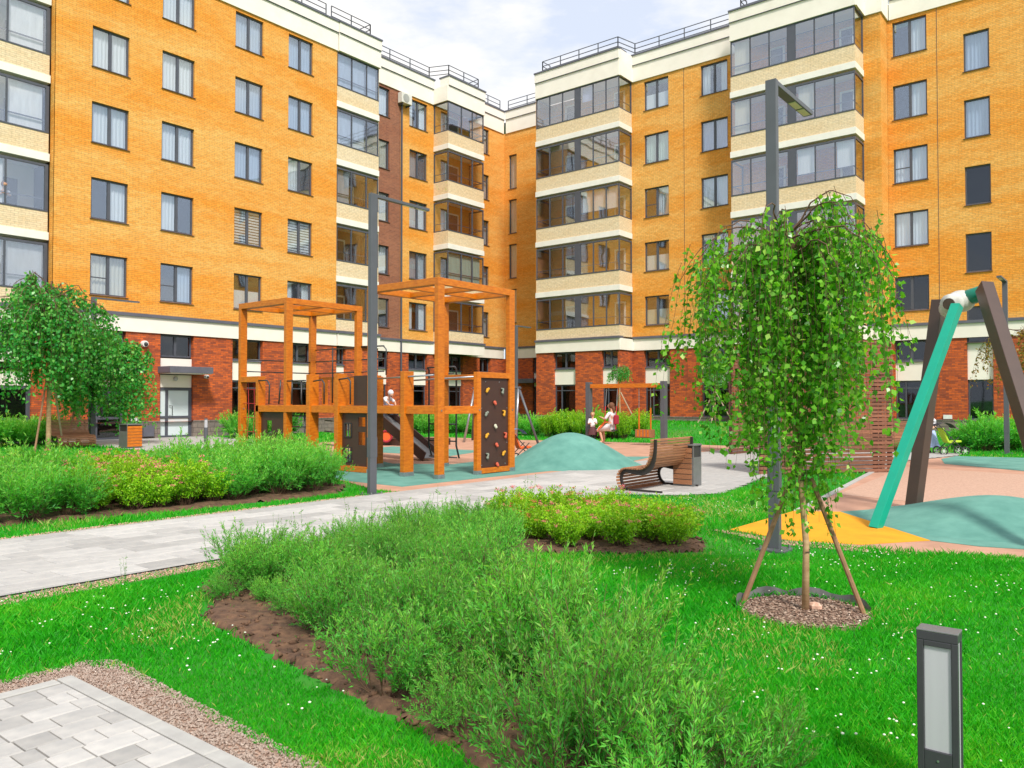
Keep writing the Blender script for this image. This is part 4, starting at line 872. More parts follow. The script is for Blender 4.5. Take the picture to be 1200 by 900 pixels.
# net frame at the left end
obar(-17.74, -17.08, FY-.09, FY+.09, 2.02, 2.16, 'net_beam')
q = MB()
for i in range(5): q.tube([(-17.74, FY, .45+.35*i), (-17.08, FY, .43+.35*i)], .008, 5)
for x in (-17.55, -17.3): q.tube([(x, FY, 2.02), (x+.03, FY, 1.3), (x-.02, FY, .7), (x+.02, FY, .1)], .008, 5)
q.part('rope_net', 'redrope', PF)
# brown panels with square holes
def panel(x0, x1, z0, z1, holes, y=FY-.02):
    xs_ = sorted({x0, x1, *[h[0] for h in holes], *[h[1] for h in holes]}); zs_ = sorted({z0, z1, *[h[2] for h in holes], *[h[3] for h in holes]})
    q = MB(); th = .02
    solid = lambda i, j: 0 <= i < len(xs_)-1 and 0 <= j < len(zs_)-1 and not any(h[0] < (xs_[i]+xs_[i+1])/2 < h[1] and h[2] < (zs_[j]+zs_[j+1])/2 < h[3] for h in holes)
    for i in range(len(xs_)-1):
        for j in range(len(zs_)-1):
            if not solid(i, j): continue
            a, b, c, d = xs_[i], xs_[i+1], zs_[j], zs_[j+1]
            q.add([(a, y, c), (b, y, c), (b, y, d), (a, y, d)], [(0, 1, 2, 3)]); q.add([(a, y+th, c), (b, y+th, c), (b, y+th, d), (a, y+th, d)], [(3, 2, 1, 0)])
            if not solid(i-1, j): q.add([(a, y, c), (a, y, d), (a, y+th, d), (a, y+th, c)], [(0, 1, 2, 3)])
            if not solid(i+1, j): q.add([(b, y, c), (b, y, d), (b, y+th, d), (b, y+th, c)], [(3, 2, 1, 0)])
            if not solid(i, j-1): q.add([(a, y, c), (b, y, c), (b, y+th, c), (a, y+th, c)], [(3, 2, 1, 0)])
            if not solid(i, j+1): q.add([(a, y, d), (b, y, d), (b, y+th, d), (a, y+th, d)], [(0, 1, 2, 3)])
    q.part('brown_panel', 'brownp', PF)
panel(-13.88, -12.99, .14, 1.288, [(-13.78, -13.58, .25, .52), (-13.78, -13.58, .78, 1.05), (-13.35, -13.12, .6, .88), (-13.35, -13.12, 1.0, 1.2)])
for (hx, hz) in ((-13.68, .385), (-13.68, .915)):
    q = MB(); 
    for a, b in (((-.11, -.15), (.11, -.15)), ((.11, -.15), (.11, .15)), ((.11, .15), (-.11, .15)), ((-.11, .15), (-.11, -.15))): q.beam((hx+a[0], FY-.03, hz+a[1]), (hx+b[0], FY-.03, hz+b[1]), .02, .02)
    q.part('hole_trim', 'blackt', PF)
panel(-16.95, -16.0, .1, 1.288, [(-16.72, -16.52, .75, 1.08), (-16.35, -16.08, .45, .8), (-16.72, -16.5, .2, .45), (-16.3, -16.08, .15, .3)])
panel(-13.5, -13.0, 1.45, 2.1, [])
obar(-14.9, -12.99, FY-.1, FY+.1, .02, .14, 'ground_beam')
# climbing wall at the right end, facing +X
post(-10.94, 12.50, 2.16, .11, .12); obar(-10.995, -10.885, 12.561, 13.51, 2.04, 2.16, 'wall_frame'); obar(-10.995, -10.885, 12.561, 13.51, .03, .14, 'wall_frame')
MB().box(-10.96, -10.93, 12.562, 13.508, .141, 2.039).part('climbing_panel', 'brownp', PF)
hold = [(12.78, 1.78, 'yellow'), (13.28, 1.76, 'grey'), (13.02, 1.52, 'red'), (12.75, 1.28, 'grey'), (13.33, 1.28, 'yellow'), (13.04, 1.02, 'cream'), (12.76, .82, 'yellow'), (13.38, .80, 'red'), (13.08, .62, 'red'), (13.32, .42, 'yellow'), (12.78, .38, 'grey'), (13.10, .2, 'red')]
for i, (y, z, c) in enumerate(hold):
    q = MB(); m_ = {'yellow': 'yellow_hold', 'grey': 'grey_hold', 'red': 'red_hold', 'cream': 'creamhold'}[c]
    if i % 3 == 0: q.ball((-10.905, y, z), .042, 8, 6, (.7, .9, 1)); q.ball((-10.895, y+.03, z+.03), .03, 6, 4); q.ball((-10.895, y-.03, z-.03), .03, 6, 4)
    elif i % 3 == 1: q.beam((-10.93, y, z+.06), (-10.89, y+.01, z+.055), .07, .03); q.beam((-10.90, y+.02, z+.06), (-10.90, y, z-.06), .04, .035); q.ball((-10.9, y, z-.03), .035, 6, 4)
    else: q.ball((-10.90, y, z), .046, 8, 6, (.6, 1, .9)); q.ball((-10.88, y, z-.03), .035, 6, 4)
    q.part('climbing_hold', m_, PF, smooth=True)
for y, z in ((12.62, .2), (12.62, 1.4), (12.75, 1.96), (13.2, 1.96), (13.46, 1.4), (13.46, .65), (13.4, .2)): MB().tube([(-10.93, y, z), (-10.922, y, z)], .012, 8).part('bolt', 'steel', PF)
# handrails, ladders and hoops in dark tube
def rail(pts, m_='blackt', r=.018, nm='handrail'): return MB().tube(pts, r, 6).part(nm, m_, PF, smooth=True)
rail([(-12.85, FY-.02, 2.02), (-11.0, FY-.02, 2.07)], 'steel'); rail([(-12.85, 12.3, 2.0), (-11.0, 12.45, 2.06)], 'steel')
rail([(-14.0, FY-.1, 2.02), (-13.6, FY-.1, 2.05), (-13.52, FY-.1, 1.98), (-13.52, FY-.1, 1.48)]); rail([(-14.8, FY-.1, 2.0), (-14.5, FY-.1, 2.03), (-14.42, FY-.1, 1.95), (-14.42, FY-.1, 1.48)])
rail([(-15.8, FY-.1, 2.02), (-15.1, FY-.1, 2.02)]); rail([(-15.25, FY-.1, 2.02), (-15.25, FY-.1, 1.6), (-15.22, FY-.1, 1.48)]); rail([(-15.6, FY-.1, 2.05), (-15.62, FY-.1, 1.48)])
rail([(-16.95, FY-.1, 2.05), (-16.6, FY-.1, 2.05), (-16.5, FY-.1, 1.95), (-16.52, FY-.1, 1.48)]); rail([(-16.05, FY-.1, 2.05), (-16.12, FY-.1, 1.48)])
for z in (2.3, 2.62, 2.94): rail([(-17.75, BY_+.02, z), (-15.0, BY_+.02, z)], r=.016)
rail([(-15.95, BY_, 2.96), (-15.0, BY_, 2.94), (-14.9, BY_, 2.85), (-14.9, BY_, 2.2)]); rail([(-17.0, BY_, 2.98), (-17.0, BY_, 1.5)]); rail([(-14.1, BY_, 1.5), (-14.1, BY_, 2.2)])
for z in (2.3, 2.6): rail([(-17.8, FY+.1, z), (-17.8, BY_-.1, z)], r=.016)
for z in (.35, .65, .95, 1.2): rail([(-15.75, FY+.02, z), (-15.05, FY+.02, z)], nm='rung'); rail([(-14.9, FY+.3, z-.1), (-14.4, FY+.3, z-.12)], 'steel', nm='rung')
rail([(-15.28, FY+.02, .02), (-15.28, FY+.02, 1.28)]); rail([(-14.42, FY+.3, .1), (-14.42, FY+.3, 1.3)], 'steel'); rail([(-14.06, FY+.3, .1), (-14.06, FY+.3, 1.3)], 'steel')
for z in (.3, .6, .9, 1.15): rail([(-14.42, FY+.3, z), (-14.06, FY+.3, z)], 'steel', nm='rung')
# tall hooped ladder on the far side
LX0, LX1, LY = -13.62, -12.72, 13.78
for x in (LX0, LX1): rail([(x, LY+.1, .2), (x, LY, .5), (x, LY, 2.3), (x, LY-.06, 2.36)], r=.022)
for z in (.22, .6, 1.0, 1.37): rail([(LX0, LY+.02, z), (LX1, LY+.02, z)], r=.018, nm='rung')
rail([(LX0, LY-.06, 2.36), (LX1, LY-.06, 2.36)], r=.02); rail([(LX0, LY-.1, 2.2), (LX1, LY-.1, 2.2)], r=.016)
# slide / ramp behind, descending towards +X
for y in (14.45, 15.0):
    MB().beam((-16.75, y, 1.42), (-14.45, y, .12), .04, .26, side=(0, 1, 0)).part('slide_side', 'brownp', PF)
MB().beam((-16.75, 14.725, 1.36), (-14.45, 14.725, .08), .50, .03, side=(0, 1, 0)).part('slide_bed', 'binsteel', PF)
for f in (.15, .4, .65, .9): x = -16.75+2.3*f; z = 1.30-1.27*f; MB().box(x-.03, x+.03, 14.47, 14.98, z-.08, z-.03).part('slide_brace', 'blackt', PF)
obar(-17.3, -16.7, 14.4, 15.05, 1.28, 1.42, 'slide_platform'); 
for x in (-17.25, -16.8):
    for y in (14.45, 15.0): post(x, y, 1.28, .1, .1)
obar(-17.25, -16.75, BY_+.13, 14.4, 1.29, 1.41, 'deck_link')
# ------------------------------------------------------------------ orange beam swing
SW = thing('playground_swing', 'two-post swing frame with orange beam and grey posts on the far side of the mound', 'swing', (-14.5, 25.0, 0))
pA, pB = (-16.04, 24.55), (-12.98, 24.55)
for p, hh in ((pA, 2.24), (pB, 2.24)): MB().box(p[0]-.09, p[0]+.09, p[1]-.1, p[1]+.1, 0, hh).part('post', 'lamp', SW, bevel=.008)
MB().box(pA[0]+.091, pB[0]-.091, pA[1]-.07, pA[1]+.07, 2.02, 2.17).part('beam', 'orange', SW, bevel=.006)
def swingchain(x, z, lab, col='redrope', lean=0.0, seat='plain'):
    t = thing('hanging_swing', lab, 'swing seat', (x, 24.55+lean, z))
    for s in (-.23, .23):
        MB().tube([(x+s, 24.55, 2.01), (x+s, 24.55+lean*.5, (2.01+z)/2+.1)], .012, 5).part('chain', 'steel', t)
        MB().tube([(x+s, 24.55+lean*.5, (2.01+z)/2+.1), (x+s, 24.55+lean, z+.02)], .03 if seat == 'crate' else .022, 6).part('grip', 'orange' if seat == 'crate' else col, t)
    if seat == 'crate':
        for i in range(2): MB().box(x-.3, x+.3, 24.40+.3*i, 24.42+.3*i, z-.12, z+.14).part('side_board', 'bslat', t)
        for s in (-.3, .28): MB().box(x+s, x+s+.02, 24.42, 24.70, z-.12, z+.14).part('side_board', 'bslat', t)
        for i in range(4): MB().box(x-.22+i*.13, x-.16+i*.13, 24.39, 24.40, z-.11, z+.13).part('slat', 'orange', t)
        MB().box(x-.3, x+.3, 24.42, 24.70, z-.15, z-.121).part('seat_board', 'bslat', t)
    else: MB().box(x-.26, x+.26, 24.45+lean, 24.66+lean, z-.02, z+.015).part('seat_board', 'blackt', t, bevel=.008)
    return t
swingchain(-15.05, .52, 'swing seat with red grips holding the woman in white', lean=-.15)
swingchain(-13.72, .42, 'empty wooden box swing seat hanging from orange grips', seat='crate')
# far metal swing frame partly behind the climbing wall
FS = thing('playground_swing', 'thin grey metal A-frame swing behind the climbing wall of the play frame', 'swing', (-18.7, 22.6, 0))
for (ax, bs) in ((-17.8, 1), (-19.9, -1)):
    for sy in (-.45, .5): MB().tube([(ax, 22.6, 2.05), (ax+.75*bs*(sy > 0), 22.6+sy*(.4 if bs > 0 else 1.4), 0)], .045, 8).part('leg', 'steel' if sy < 0 else 'lamp', FS, smooth=True)
MB().tube([(-17.7, 22.6, 2.03), (-20.0, 22.6, 2.03)], .045, 8).part('beam', 'lamp', FS)
# ------------------------------------------------------------------ green and brown swing frame at the right
GS = thing('playground_swing', 'large swing frame of dark brown beams with a green leaning leg and pale clamp', 'swing', (-1.6, 11.5, 0))
def ptxt(px, py, d):
    k = 1/930.; F_ = Vector((-.6252, .7805, 0)); Rr = Vector((.7805, .6252, 0)); return Vector((0, 0, EYE))+F_*d+Rr*((px-600)*k*d)+Vector((0, 0, (470-py)*k*d))
T1 = (-2.02, 12.4, 2.98); T2 = (-1.2, 11.68, 2.98)
LB0, LB1 = (-2.64, 12.48, .0), (-2.28, 12.56, 2.98)
MB().beam(LB0, LB1, .16, .19, side=(1, -.3, 0)).part('leg', 'aframe', GS, bevel=.006)
MB().beam((-2.60, 10.28, .0), (-1.93, 11.72, 2.80), .115, .115, side=(1, -.3, 0)).part('leg', 'green', GS, bevel=.004)
MB().beam((-1.62, 11.72, 3.02), (-.62, 9.62, -.02), .15, .19, side=(.8, .6, 0)).part('leg', 'aframe', GS, bevel=.006)
MB().tube([(-2.13, 12.30, 2.82), (-1.98, 12.02, 2.86)], .13, 14).part('clamp', 'clamp', GS, smooth=True)
MB().tube([(-2.02, 11.75, 2.83), (-1.93, 12.1, 2.88)], .13, 14).part('clamp', 'clamp', GS, smooth=True)
MB().ball((-1.93, 11.98, 2.88), .165, 14, 9, (1.1, 1, .9)).part('clamp_knuckle', 'clamp', GS, smooth=True)
MB().tube([(-2.025, 11.735, 2.829), (-2.03, 11.715, 2.828)], .075, 12).part('clamp_bore', 'barkdark', GS)
MB().tube([(-1.93, 12.0, 2.9), (-1.60, 11.86, 2.97)], .105, 14).part('beam', 'greend', GS, smooth=True)
MB().tube([(-1.94, 11.9, 2.88), (-1.93, 11.72, 2.70)], .05, 10).part('leg_joint', 'steel', GS)
for z in (.06,): MB().box(-2.75, -2.53, 12.38, 12.58, 0, .05).part('foot_plate', 'aframe', GS)
# ------------------------------------------------------------------ people
def skinmesh(name, pts, edges, radii, mat, parent, org, sub=2, root=0):
    me = bpy.data.meshes.new(name); me.from_pydata([Vector(p) for p in pts], edges, []); me.materials.append(M[mat])
    o = link(name, me, parent); 
    if not me.skin_vertices: 
        bpy.context.view_layer.objects.active = o
    md = o.modifiers.new('skin', 'SKIN'); md.use_smooth_shade = True
    sv = me.skin_vertices[0].data if me.skin_vertices else None
    if sv is None:
        bm = bmesh.new(); bm.from_mesh(me); bm.verts.layers.skin.verify(); bm.to_mesh(me); bm.free(); sv = me.skin_vertices[0].data
    for i, r in enumerate(radii): rr = r if isinstance(r, tuple) else (r, r); sv[i].radius = rr; sv[i].use_root = (i == root)
    ss_ = o.modifiers.new('sub', 'SUBSURF'); ss_.levels = sub; ss_.render_levels = sub
    return o
def person(lab, loc, J, s=1.0, face=0.0, top='cloth_white', legs=None, hair='hair_brown', hairlen=.1, skirt=None, shoes='cloth_dark', group=None, sleeves=True):
    """J: joint positions local to loc (metres, already posed)."""
    t = thing('person', lab, 'person', loc, group, face)
    def V(k): return Vector(J[k])*1.0
    nm = ['hip', 'belly', 'chest', 'neck', 'chin', 'head', 'crown', 'shL', 'elL', 'wrL', 'haL', 'shR', 'elR', 'wrR', 'haR', 'thL', 'knL', 'anL', 'toL', 'thR', 'knR', 'anR', 'toR']
    ed = [(0, 1), (1, 2), (2, 3), (3, 4), (4, 5), (5, 6), (2, 7), (7, 8), (8, 9), (9, 10), (2, 11), (11, 12), (12, 13), (13, 14), (0, 15), (15, 16), (16, 17), (17, 18), (0, 19), (19, 20), (20, 21), (21, 22)]
    rd = [.115, .105, (.13, .10), .05, .058, (.088, .095), .06, .055, .042, .027, .026, .055, .042, .027, .026, .085, .058, .038, .03, .085, .058, .038, .03]
    S = lambda r: tuple(q*s for q in r) if isinstance(r, tuple) else r*s
    P = {}
    d = dict(J); hip = V('hip'); ch = V('chest'); nk = V('neck'); hd = V('head'); up = (hd-nk).normalized()
    d['belly'] = hip.lerp(ch, .5); d['chin'] = nk.lerp(hd, .5); d['crown'] = hd+up*.07*s
    for q in 'LR':
        d['ha'+q] = V('wr'+q)+(V('wr'+q)-V('el'+q)).normalized()*.09*s
    skinmesh('body', [d[k] for k in nm], ed, [S(r) for r in rd], 'skin', t, loc)
    # torso garment
    n2 = ['hip', 'belly', 'chest', 'neckb', 'shL', 'elL', 'shR', 'elR']; d['neckb'] = ch.lerp(nk, .75)
    skinmesh('shirt', [d[k] for k in n2], [(0, 1), (1, 2), (2, 3), (2, 4), (4, 5), (2, 6), (6, 7)], [S(r) for r in (.125, .118, (.145, .115), .06, .068, .055, .068, .055)], top, t, loc)
    if legs:
        n3 = ['hip', 'thL', 'knL', 'anL', 'thR', 'knR', 'anR']
        skinmesh('trousers', [d[k] for k in n3], [(0, 1), (1, 2), (2, 3), (0, 4), (4, 5), (5, 6)], [S(r) for r in (.13, .098, .072, .055, .098, .072, .055)], legs, t, loc)
    for q in 'LR':
        a = Vector(d['an'+q]); b = Vector(d['to'+q]); f = (b-a); 
        c = a.lerp(b, .55); MBl = MB().ball(c, .075*s, 8, 6, (1, 1, .6)); o = link('shoe', MBl.mesh('shoe', shoes, (0, 0, 0), True), t)
    h = MB().ball(hd+up*.025*s+Vector(J.get('back', (0, 0, 0)))*.03*s, .112*s, 12, 8, (1, 1, 1.02))
    bk = Vector(J.get('back', (0, 0, 0)))
    if hairlen > .05: h.tube([hd+bk*.06*s, hd+bk*.09*s-up*.09*s, hd+bk*.08*s-up*(.09+hairlen)*s], [.07*s, .06*s, .025*s], 8)
    link('hair', h.mesh('hair', hair, (0, 0, 0), True), t)
    fr = -bk; sd = up.cross(fr).normalized() if bk.length else Vector((1, 0, 0))
    if bk.length:
        fm = MB().ball(hd+fr*.062*s-up*.0*s, .068*s, 10, 7, (1, 1, 1.15)); link('face', fm.mesh('face', 'skin', (0, 0, 0), True), t)
        fe = MB()
        for q in (-1, 1): fe.ball(hd+fr*.125*s+sd*q*.028*s+up*.012*s, .009*s, 6, 4)
        link('eyes', fe.mesh('eyes', 'cloth_dark', (0, 0, 0)), t)['kind'] = 'stuff'
        link('nose', MB().ball(hd+fr*.135*s-up*.012*s, .013*s, 6, 4).mesh('nose', 'skin', (0, 0, 0), True), t)
        link('mouth', MB().ball(hd+fr*.123*s-up*.042*s, .016*s, 6, 4, (1, 1, .4)).mesh('mouth', 'flower_rust', (0, 0, 0), True), t)
    # fingers
    for q in 'LR':
        w0 = Vector(d['ha'+q]); dd = (w0-Vector(d['el'+q])).normalized(); sx = dd.cross(Vector((.2, .3, .9))).normalized(); fg = MB()
        for i, L_ in enumerate((.055, .065, .06, .045)): b0 = w0+sx*(i-1.5)*.016*s; fg.tube([b0, b0+dd*L_*.6*s, b0+dd*L_*s+Vector((0, 0, -.012*s))], .008*s, 5)
        fg.tube([w0-dd*.04*s-sx*.025*s, w0-sx*.05*s+dd*.005*s], .009*s, 5); x_ = link('fingers', fg.mesh('fingers', 'skin', (0, 0, 0), True), t); x_['kind'] = 'stuff'
    return t
def lathe_part(t, name, mat, rings, n=20, wob=.0, seed=0):
    """rings: (cx,cy,cz,rx,ry)"""
    vs = []; fs = []
    for i, (cx, cy, cz, rx, ry) in enumerate(rings):
        for k in range(n): a = 2*math.pi*k/n; w_ = 1+wob*i/len(rings)*math.sin(a*6+seed); vs.append((cx+rx*w_*math.cos(a), cy+ry*w_*math.sin(a), cz))
    for i in range(len(rings)-1):
        for k in range(n): k2 = (k+1) % n; fs.append((i*n+k, i*n+k2, (i+1)*n+k2, (i+1)*n+k))
    return link(name, MB().add(vs, fs).mesh(name, mat, (0, 0, 0), True), t)
# woman in white seated on the swing, facing the child (-X); local axes: -x forward
w1 = person('woman in a white dress sitting on the swing, orange cloth on her lap', (-15.0, 24.42, 0), dict(hip=(.0, 0, .63), chest=(.03, 0, 1.0), neck=(.02, 0, 1.2), head=(-.02, 0, 1.37), shL=(.02, .17, 1.13), elL=(-.12, .22, .92), wrL=(-.26, .2, 1.0), shR=(.02, -.17, 1.13), elR=(-.12, -.24, .9), wrR=(-.30, -.18, .96),
    thL=(-.10, .09, .60), knL=(-.42, .10, .56), anL=(-.36, .10, .14), toL=(-.48, .10, .06), thR=(-.10, -.09, .60), knR=(-.44, -.12, .54), anR=(-.30, -.12, .12), toR=(-.43, -.12, .05), back=(1, 0, 0)), 1.0, 0, 'cloth_white', None, 'hair_brown', .16, shoes='skin')
q = MB(); vs = []; fs = []
path = [(.06, 0, .62, .17, .19), (-.1, 0, .62, .15, .2), (-.28, 0, .60, .13, .21), (-.42, 0, .56, .12, .21), (-.5, 0, .5, .08, .2)]
n = 16
for (cx, cy, cz, rz_, ry) in path:
    for k in range(n): a = 2*math.pi*k/n; vs.append((cx, cy+ry*math.cos(a), cz+rz_*math.sin(a)))
for i in range(len(path)-1):
    for k in range(n): fs.append((i*n+k, i*n+(k+1) % n, (i+1)*n+(k+1) % n, (i+1)*n+k))
fs.append(tuple(range(n))); link('skirt', q.add(vs, fs).mesh('skirt', 'cloth_white', (0, 0, 0), True), w1)
link('orange_cloth', MB().add([(-.1, -.24, .78), (-.05, .1, .8), (-.3, .1, .76), (-.42, -.2, .6), (-.46, -.26, .45), (-.25, -.27, .62), (-.28, 0, .84)], [(0, 1, 6), (1, 2, 6), (2, 3, 6), (3, 5, 6), (5, 0, 6), (3, 4, 5)]).mesh('orange_cloth', 'cloth_orange', (0, 0, 0)), w1)
MB().beam((-14.80, 24.42, .72), (-14.80, 24.42, 1.05), .12, .22, side=(1, 0, 0)).top('handbag', 'bag_red', 'dark red bag hanging behind the woman on the swing', 'bag', bevel=.03)
k1 = person('small child in a grey top and plum skirt standing by the swing', (-15.75, 24.35, 0), dict(hip=(0, 0, .55), chest=(0, 0, .80), neck=(0, 0, .93), head=(0.0, 0, 1.06), shL=(.0, .11, .88), elL=(.06, .15, .72), wrL=(.14, .1, .76), shR=(.0, -.11, .88), elR=(.05, -.15, .72), wrR=(.14, -.10, .74),
    thL=(0, .06, .52), knL=(0.01, .065, .3), anL=(0, .065, .08), toL=(.08, .065, .04), thR=(0, -.06, .52), knR=(.01, -.065, .3), anR=(0, -.065, .08), toR=(.08, -.065, .04), back=(-1, 0, 0)), .72, R_(-60), 'cloth_white', 'cloth_dark', 'hair_fair', .02)
lathe_part(k1, 'skirt', 'cloth_plum', [(0, 0, .62, .09, .1), (0, 0, .52, .13, .14), (0, 0, .40, .16, .17), (0, 0, .33, .17, .18)], wob=.15)
# person on the bench at the back right
p3 = person('person in a pale blue dress sitting on the bench behind the brown swing leg', (-5.15, 26.05, 0), dict(hip=(0, .25, .52), chest=(0, .28, .88), neck=(0, .24, 1.08), head=(0, .17, 1.24), shL=(.17, .26, 1.0), elL=(.23, .12, .80), wrL=(.14, -.05, .72), shR=(-.17, .26, 1.0), elR=(-.23, .12, .80), wrR=(-.14, -.05, .72),
    thL=(.09, .12, .52), knL=(.11, -.2, .52), anL=(.11, -.16, .10), toL=(.11, -.28, .05), thR=(-.09, .12, .52), knR=(-.11, -.2, .52), anR=(-.11, -.16, .10), toR=(-.11, -.28, .05), back=(0, 1, 0)), 1.0, 0, 'cloth_white', None, 'hair_grey', .03)
lathe_part(p3, 'skirt', 'cloth_blue', [(0, .2, .68, .2, .2), (0, .05, .62, .24, .3), (0, -.02, .5, .27, .32), (0, -.1, .3, .33, .26), (0, -.12, .2, .37, .26)], wob=.2)
# child at the top of the slide, woman leaning on a balcony rail
person('child in a pale patterned jacket crouching at the top of the slide', (-16.3, 14.75, 1.22), dict(hip=(0, 0, .16), chest=(.13, 0, .36), neck=(.2, 0, .46), head=(.27, 0, .53), shL=(.14, .11, .40), elL=(.28, .15, .3), wrL=(.36, .1, .2), shR=(.14, -.11, .40), elR=(.28, -.15, .3), wrR=(.36, -.10, .2),
    thL=(.05, .07, .16), knL=(.27, .09, .2), anL=(.36, .09, .0), toL=(.44, .09, -.05), thR=(.05, -.07, .16), knR=(.27, -.09, .2), anR=(.36, -.09, .0), toR=(.44, -.09, -.05), back=(-.7, 0, .7)), .72, 0, 'cloth_white', 'cloth_blue', 'cloth_white', .0)
person('woman with long brown hair leaning on the rail of the left balcony', (-32.85, 10.95, 7.99), dict(hip=(0, 0, .85), chest=(.1, 0, 1.2), neck=(.17, 0, 1.36), head=(.24, 0, 1.5), shL=(.12, .18, 1.3), elL=(.22, .2, 1.12), wrL=(.28, .02, 1.16), shR=(.12, -.18, 1.3), elR=(.22, -.2, 1.12), wrR=(.28, -.02, 1.16),
    thL=(0, .09, .82), knL=(0.02, .1, .45), anL=(0, .1, .08), toL=(.12, .1, .04), thR=(0, -.09, .82), knR=(.02, -.1, .45), anR=(0, -.1, .08), toR=(.12, -.1, .04), back=(-1, 0, 0)), 1.0, 0, 'cloth_white', 'cloth_dark', 'hair_brown', .25)
# ------------------------------------------------------------------ wheeled things
def wheel(mb, c, r, ax, w_=.03, n=16):
    a = Vector(ax).normalized(); u = a.orthogonal().normalized(); v = a.cross(u); c = Vector(c)
    mb.tube([c+(u*math.cos(2*math.pi*i/n)+v*math.sin(2*math.pi*i/n))*r for i in range(n+1)], w_, 6)
def stroller(loc, lab, seatmat, hoodmat, fr='blackt', s=1.0, rz=0):
    x, y, z = loc; t = thing('stroller', lab, 'stroller', loc)
    c, s_ = math.cos(rz), math.sin(rz)
    def Wp(a, b, h): return (x+(a*c-b*s_)*s, y+(a*s_+b*c)*s, z+h*s)
    ax = (-s_, c, 0)
    for a, r in ((-.3, .13), (.32, .13)):
        for b in (-.22, .22):
            q = MB(); wheel(q, Wp(a, b, r), r*s-.015, ax, .02*s); q.part('wheel', 'tyre', t); q = MB(); q.tube([Wp(a, b-.012, r), Wp(a, b+.012, r)], .045*s, 8)
            for i in range(6): an = i*math.pi/3; q.beam(Wp(a, b, r), Wp(a+math.cos(an)*(r-.02), b, r+math.sin(an)*(r-.02)), .012*s, .012*s)
            q.part('wheel_hub', 'rimgrey', t)
    q = MB()
    for b in (-.2, .2): q.tube([Wp(.32, b, .13), Wp(-.1, b, .55), Wp(-.5, b, 1.0)], .014*s, 6); q.tube([Wp(-.3, b, .13), Wp(.15, b, .55)], .014*s, 6)
    q.tube([Wp(-.5, -.2, 1.0), Wp(-.5, .2, 1.0)], .018*s, 6); q.part('frame', fr, t)
    MB().beam(Wp(.25, 0, .42), Wp(-.12, 0, .38), .34*s, .06*s, side=ax).part('seat', seatmat, t, bevel=.02); MB().beam(Wp(-.12, 0, .38), Wp(-.3, 0, .82), .34*s, .06*s, side=ax).part('backrest', seatmat, t, bevel=.02)
    vs = []; fs = []
    for i in range(7):
        an = math.pi*.15+i*math.pi*.62/6
        for b in (-.19, .19): vs.append(Wp(-.22+.34*math.cos(an), b, .68+.30*math.sin(an)))
    for i in range(6): fs.append((2*i, 2*i+1, 2*i+3, 2*i+2))
    MB().add(vs, fs).part('hood', hoodmat, t, smooth=True); return t
stroller((-4.45, 25.75, 0), 'stroller with lime green trim parked at the end of the back bench', 'lime', 'cloth_dark', rz=R_(35), s=.95)
stroller((-12.75, 16.35, 0), 'orange and blue pushchair half hidden behind the climbing wall', 'orange_plastic', 'blue_plastic', rz=R_(60), s=.85)
# sandbox behind the slide
sb = thing('sandbox', 'low dark edged sandbox behind the play frame slide', 'sandbox', (-20.3, 19.6, 0))
for (a, b, c, d) in ((-21.6, -19.2, 18.9, 19.0), (-21.6, -19.2, 20.4, 20.5), (-21.6, -21.5, 19.01, 20.39), (-19.3, -19.2, 19.01, 20.39)): MB().box(a, b, c, d, 0, .24).part('edge_board', 'brownp', sb)
MB().box(-21.49, -19.31, 19.01, 20.39, 0, .1).part('sand', 'stoneB', sb)
tw = thing('toy_wheel', 'red round play wheel standing by the dark sandbox edge', 'toy', (-20.55, 18.75, 0)); MB().tube([(-20.6, 18.8, .34), (-20.5, 18.68, .34)], .2, 20).part('disc', 'orange_plastic', tw); q = MB(); wheel(q, (-20.5, 18.66, .34), .19, (.6, -.8, 0), .035); q.part('rim', 'bag_red', tw)
MB().box(-17.6, -16.9, 20.6, 20.9, 0, .5).top('planter_box', 'pinkg', 'pale low box behind the hooped ladder of the play frame', 'planter box', bevel=.01)
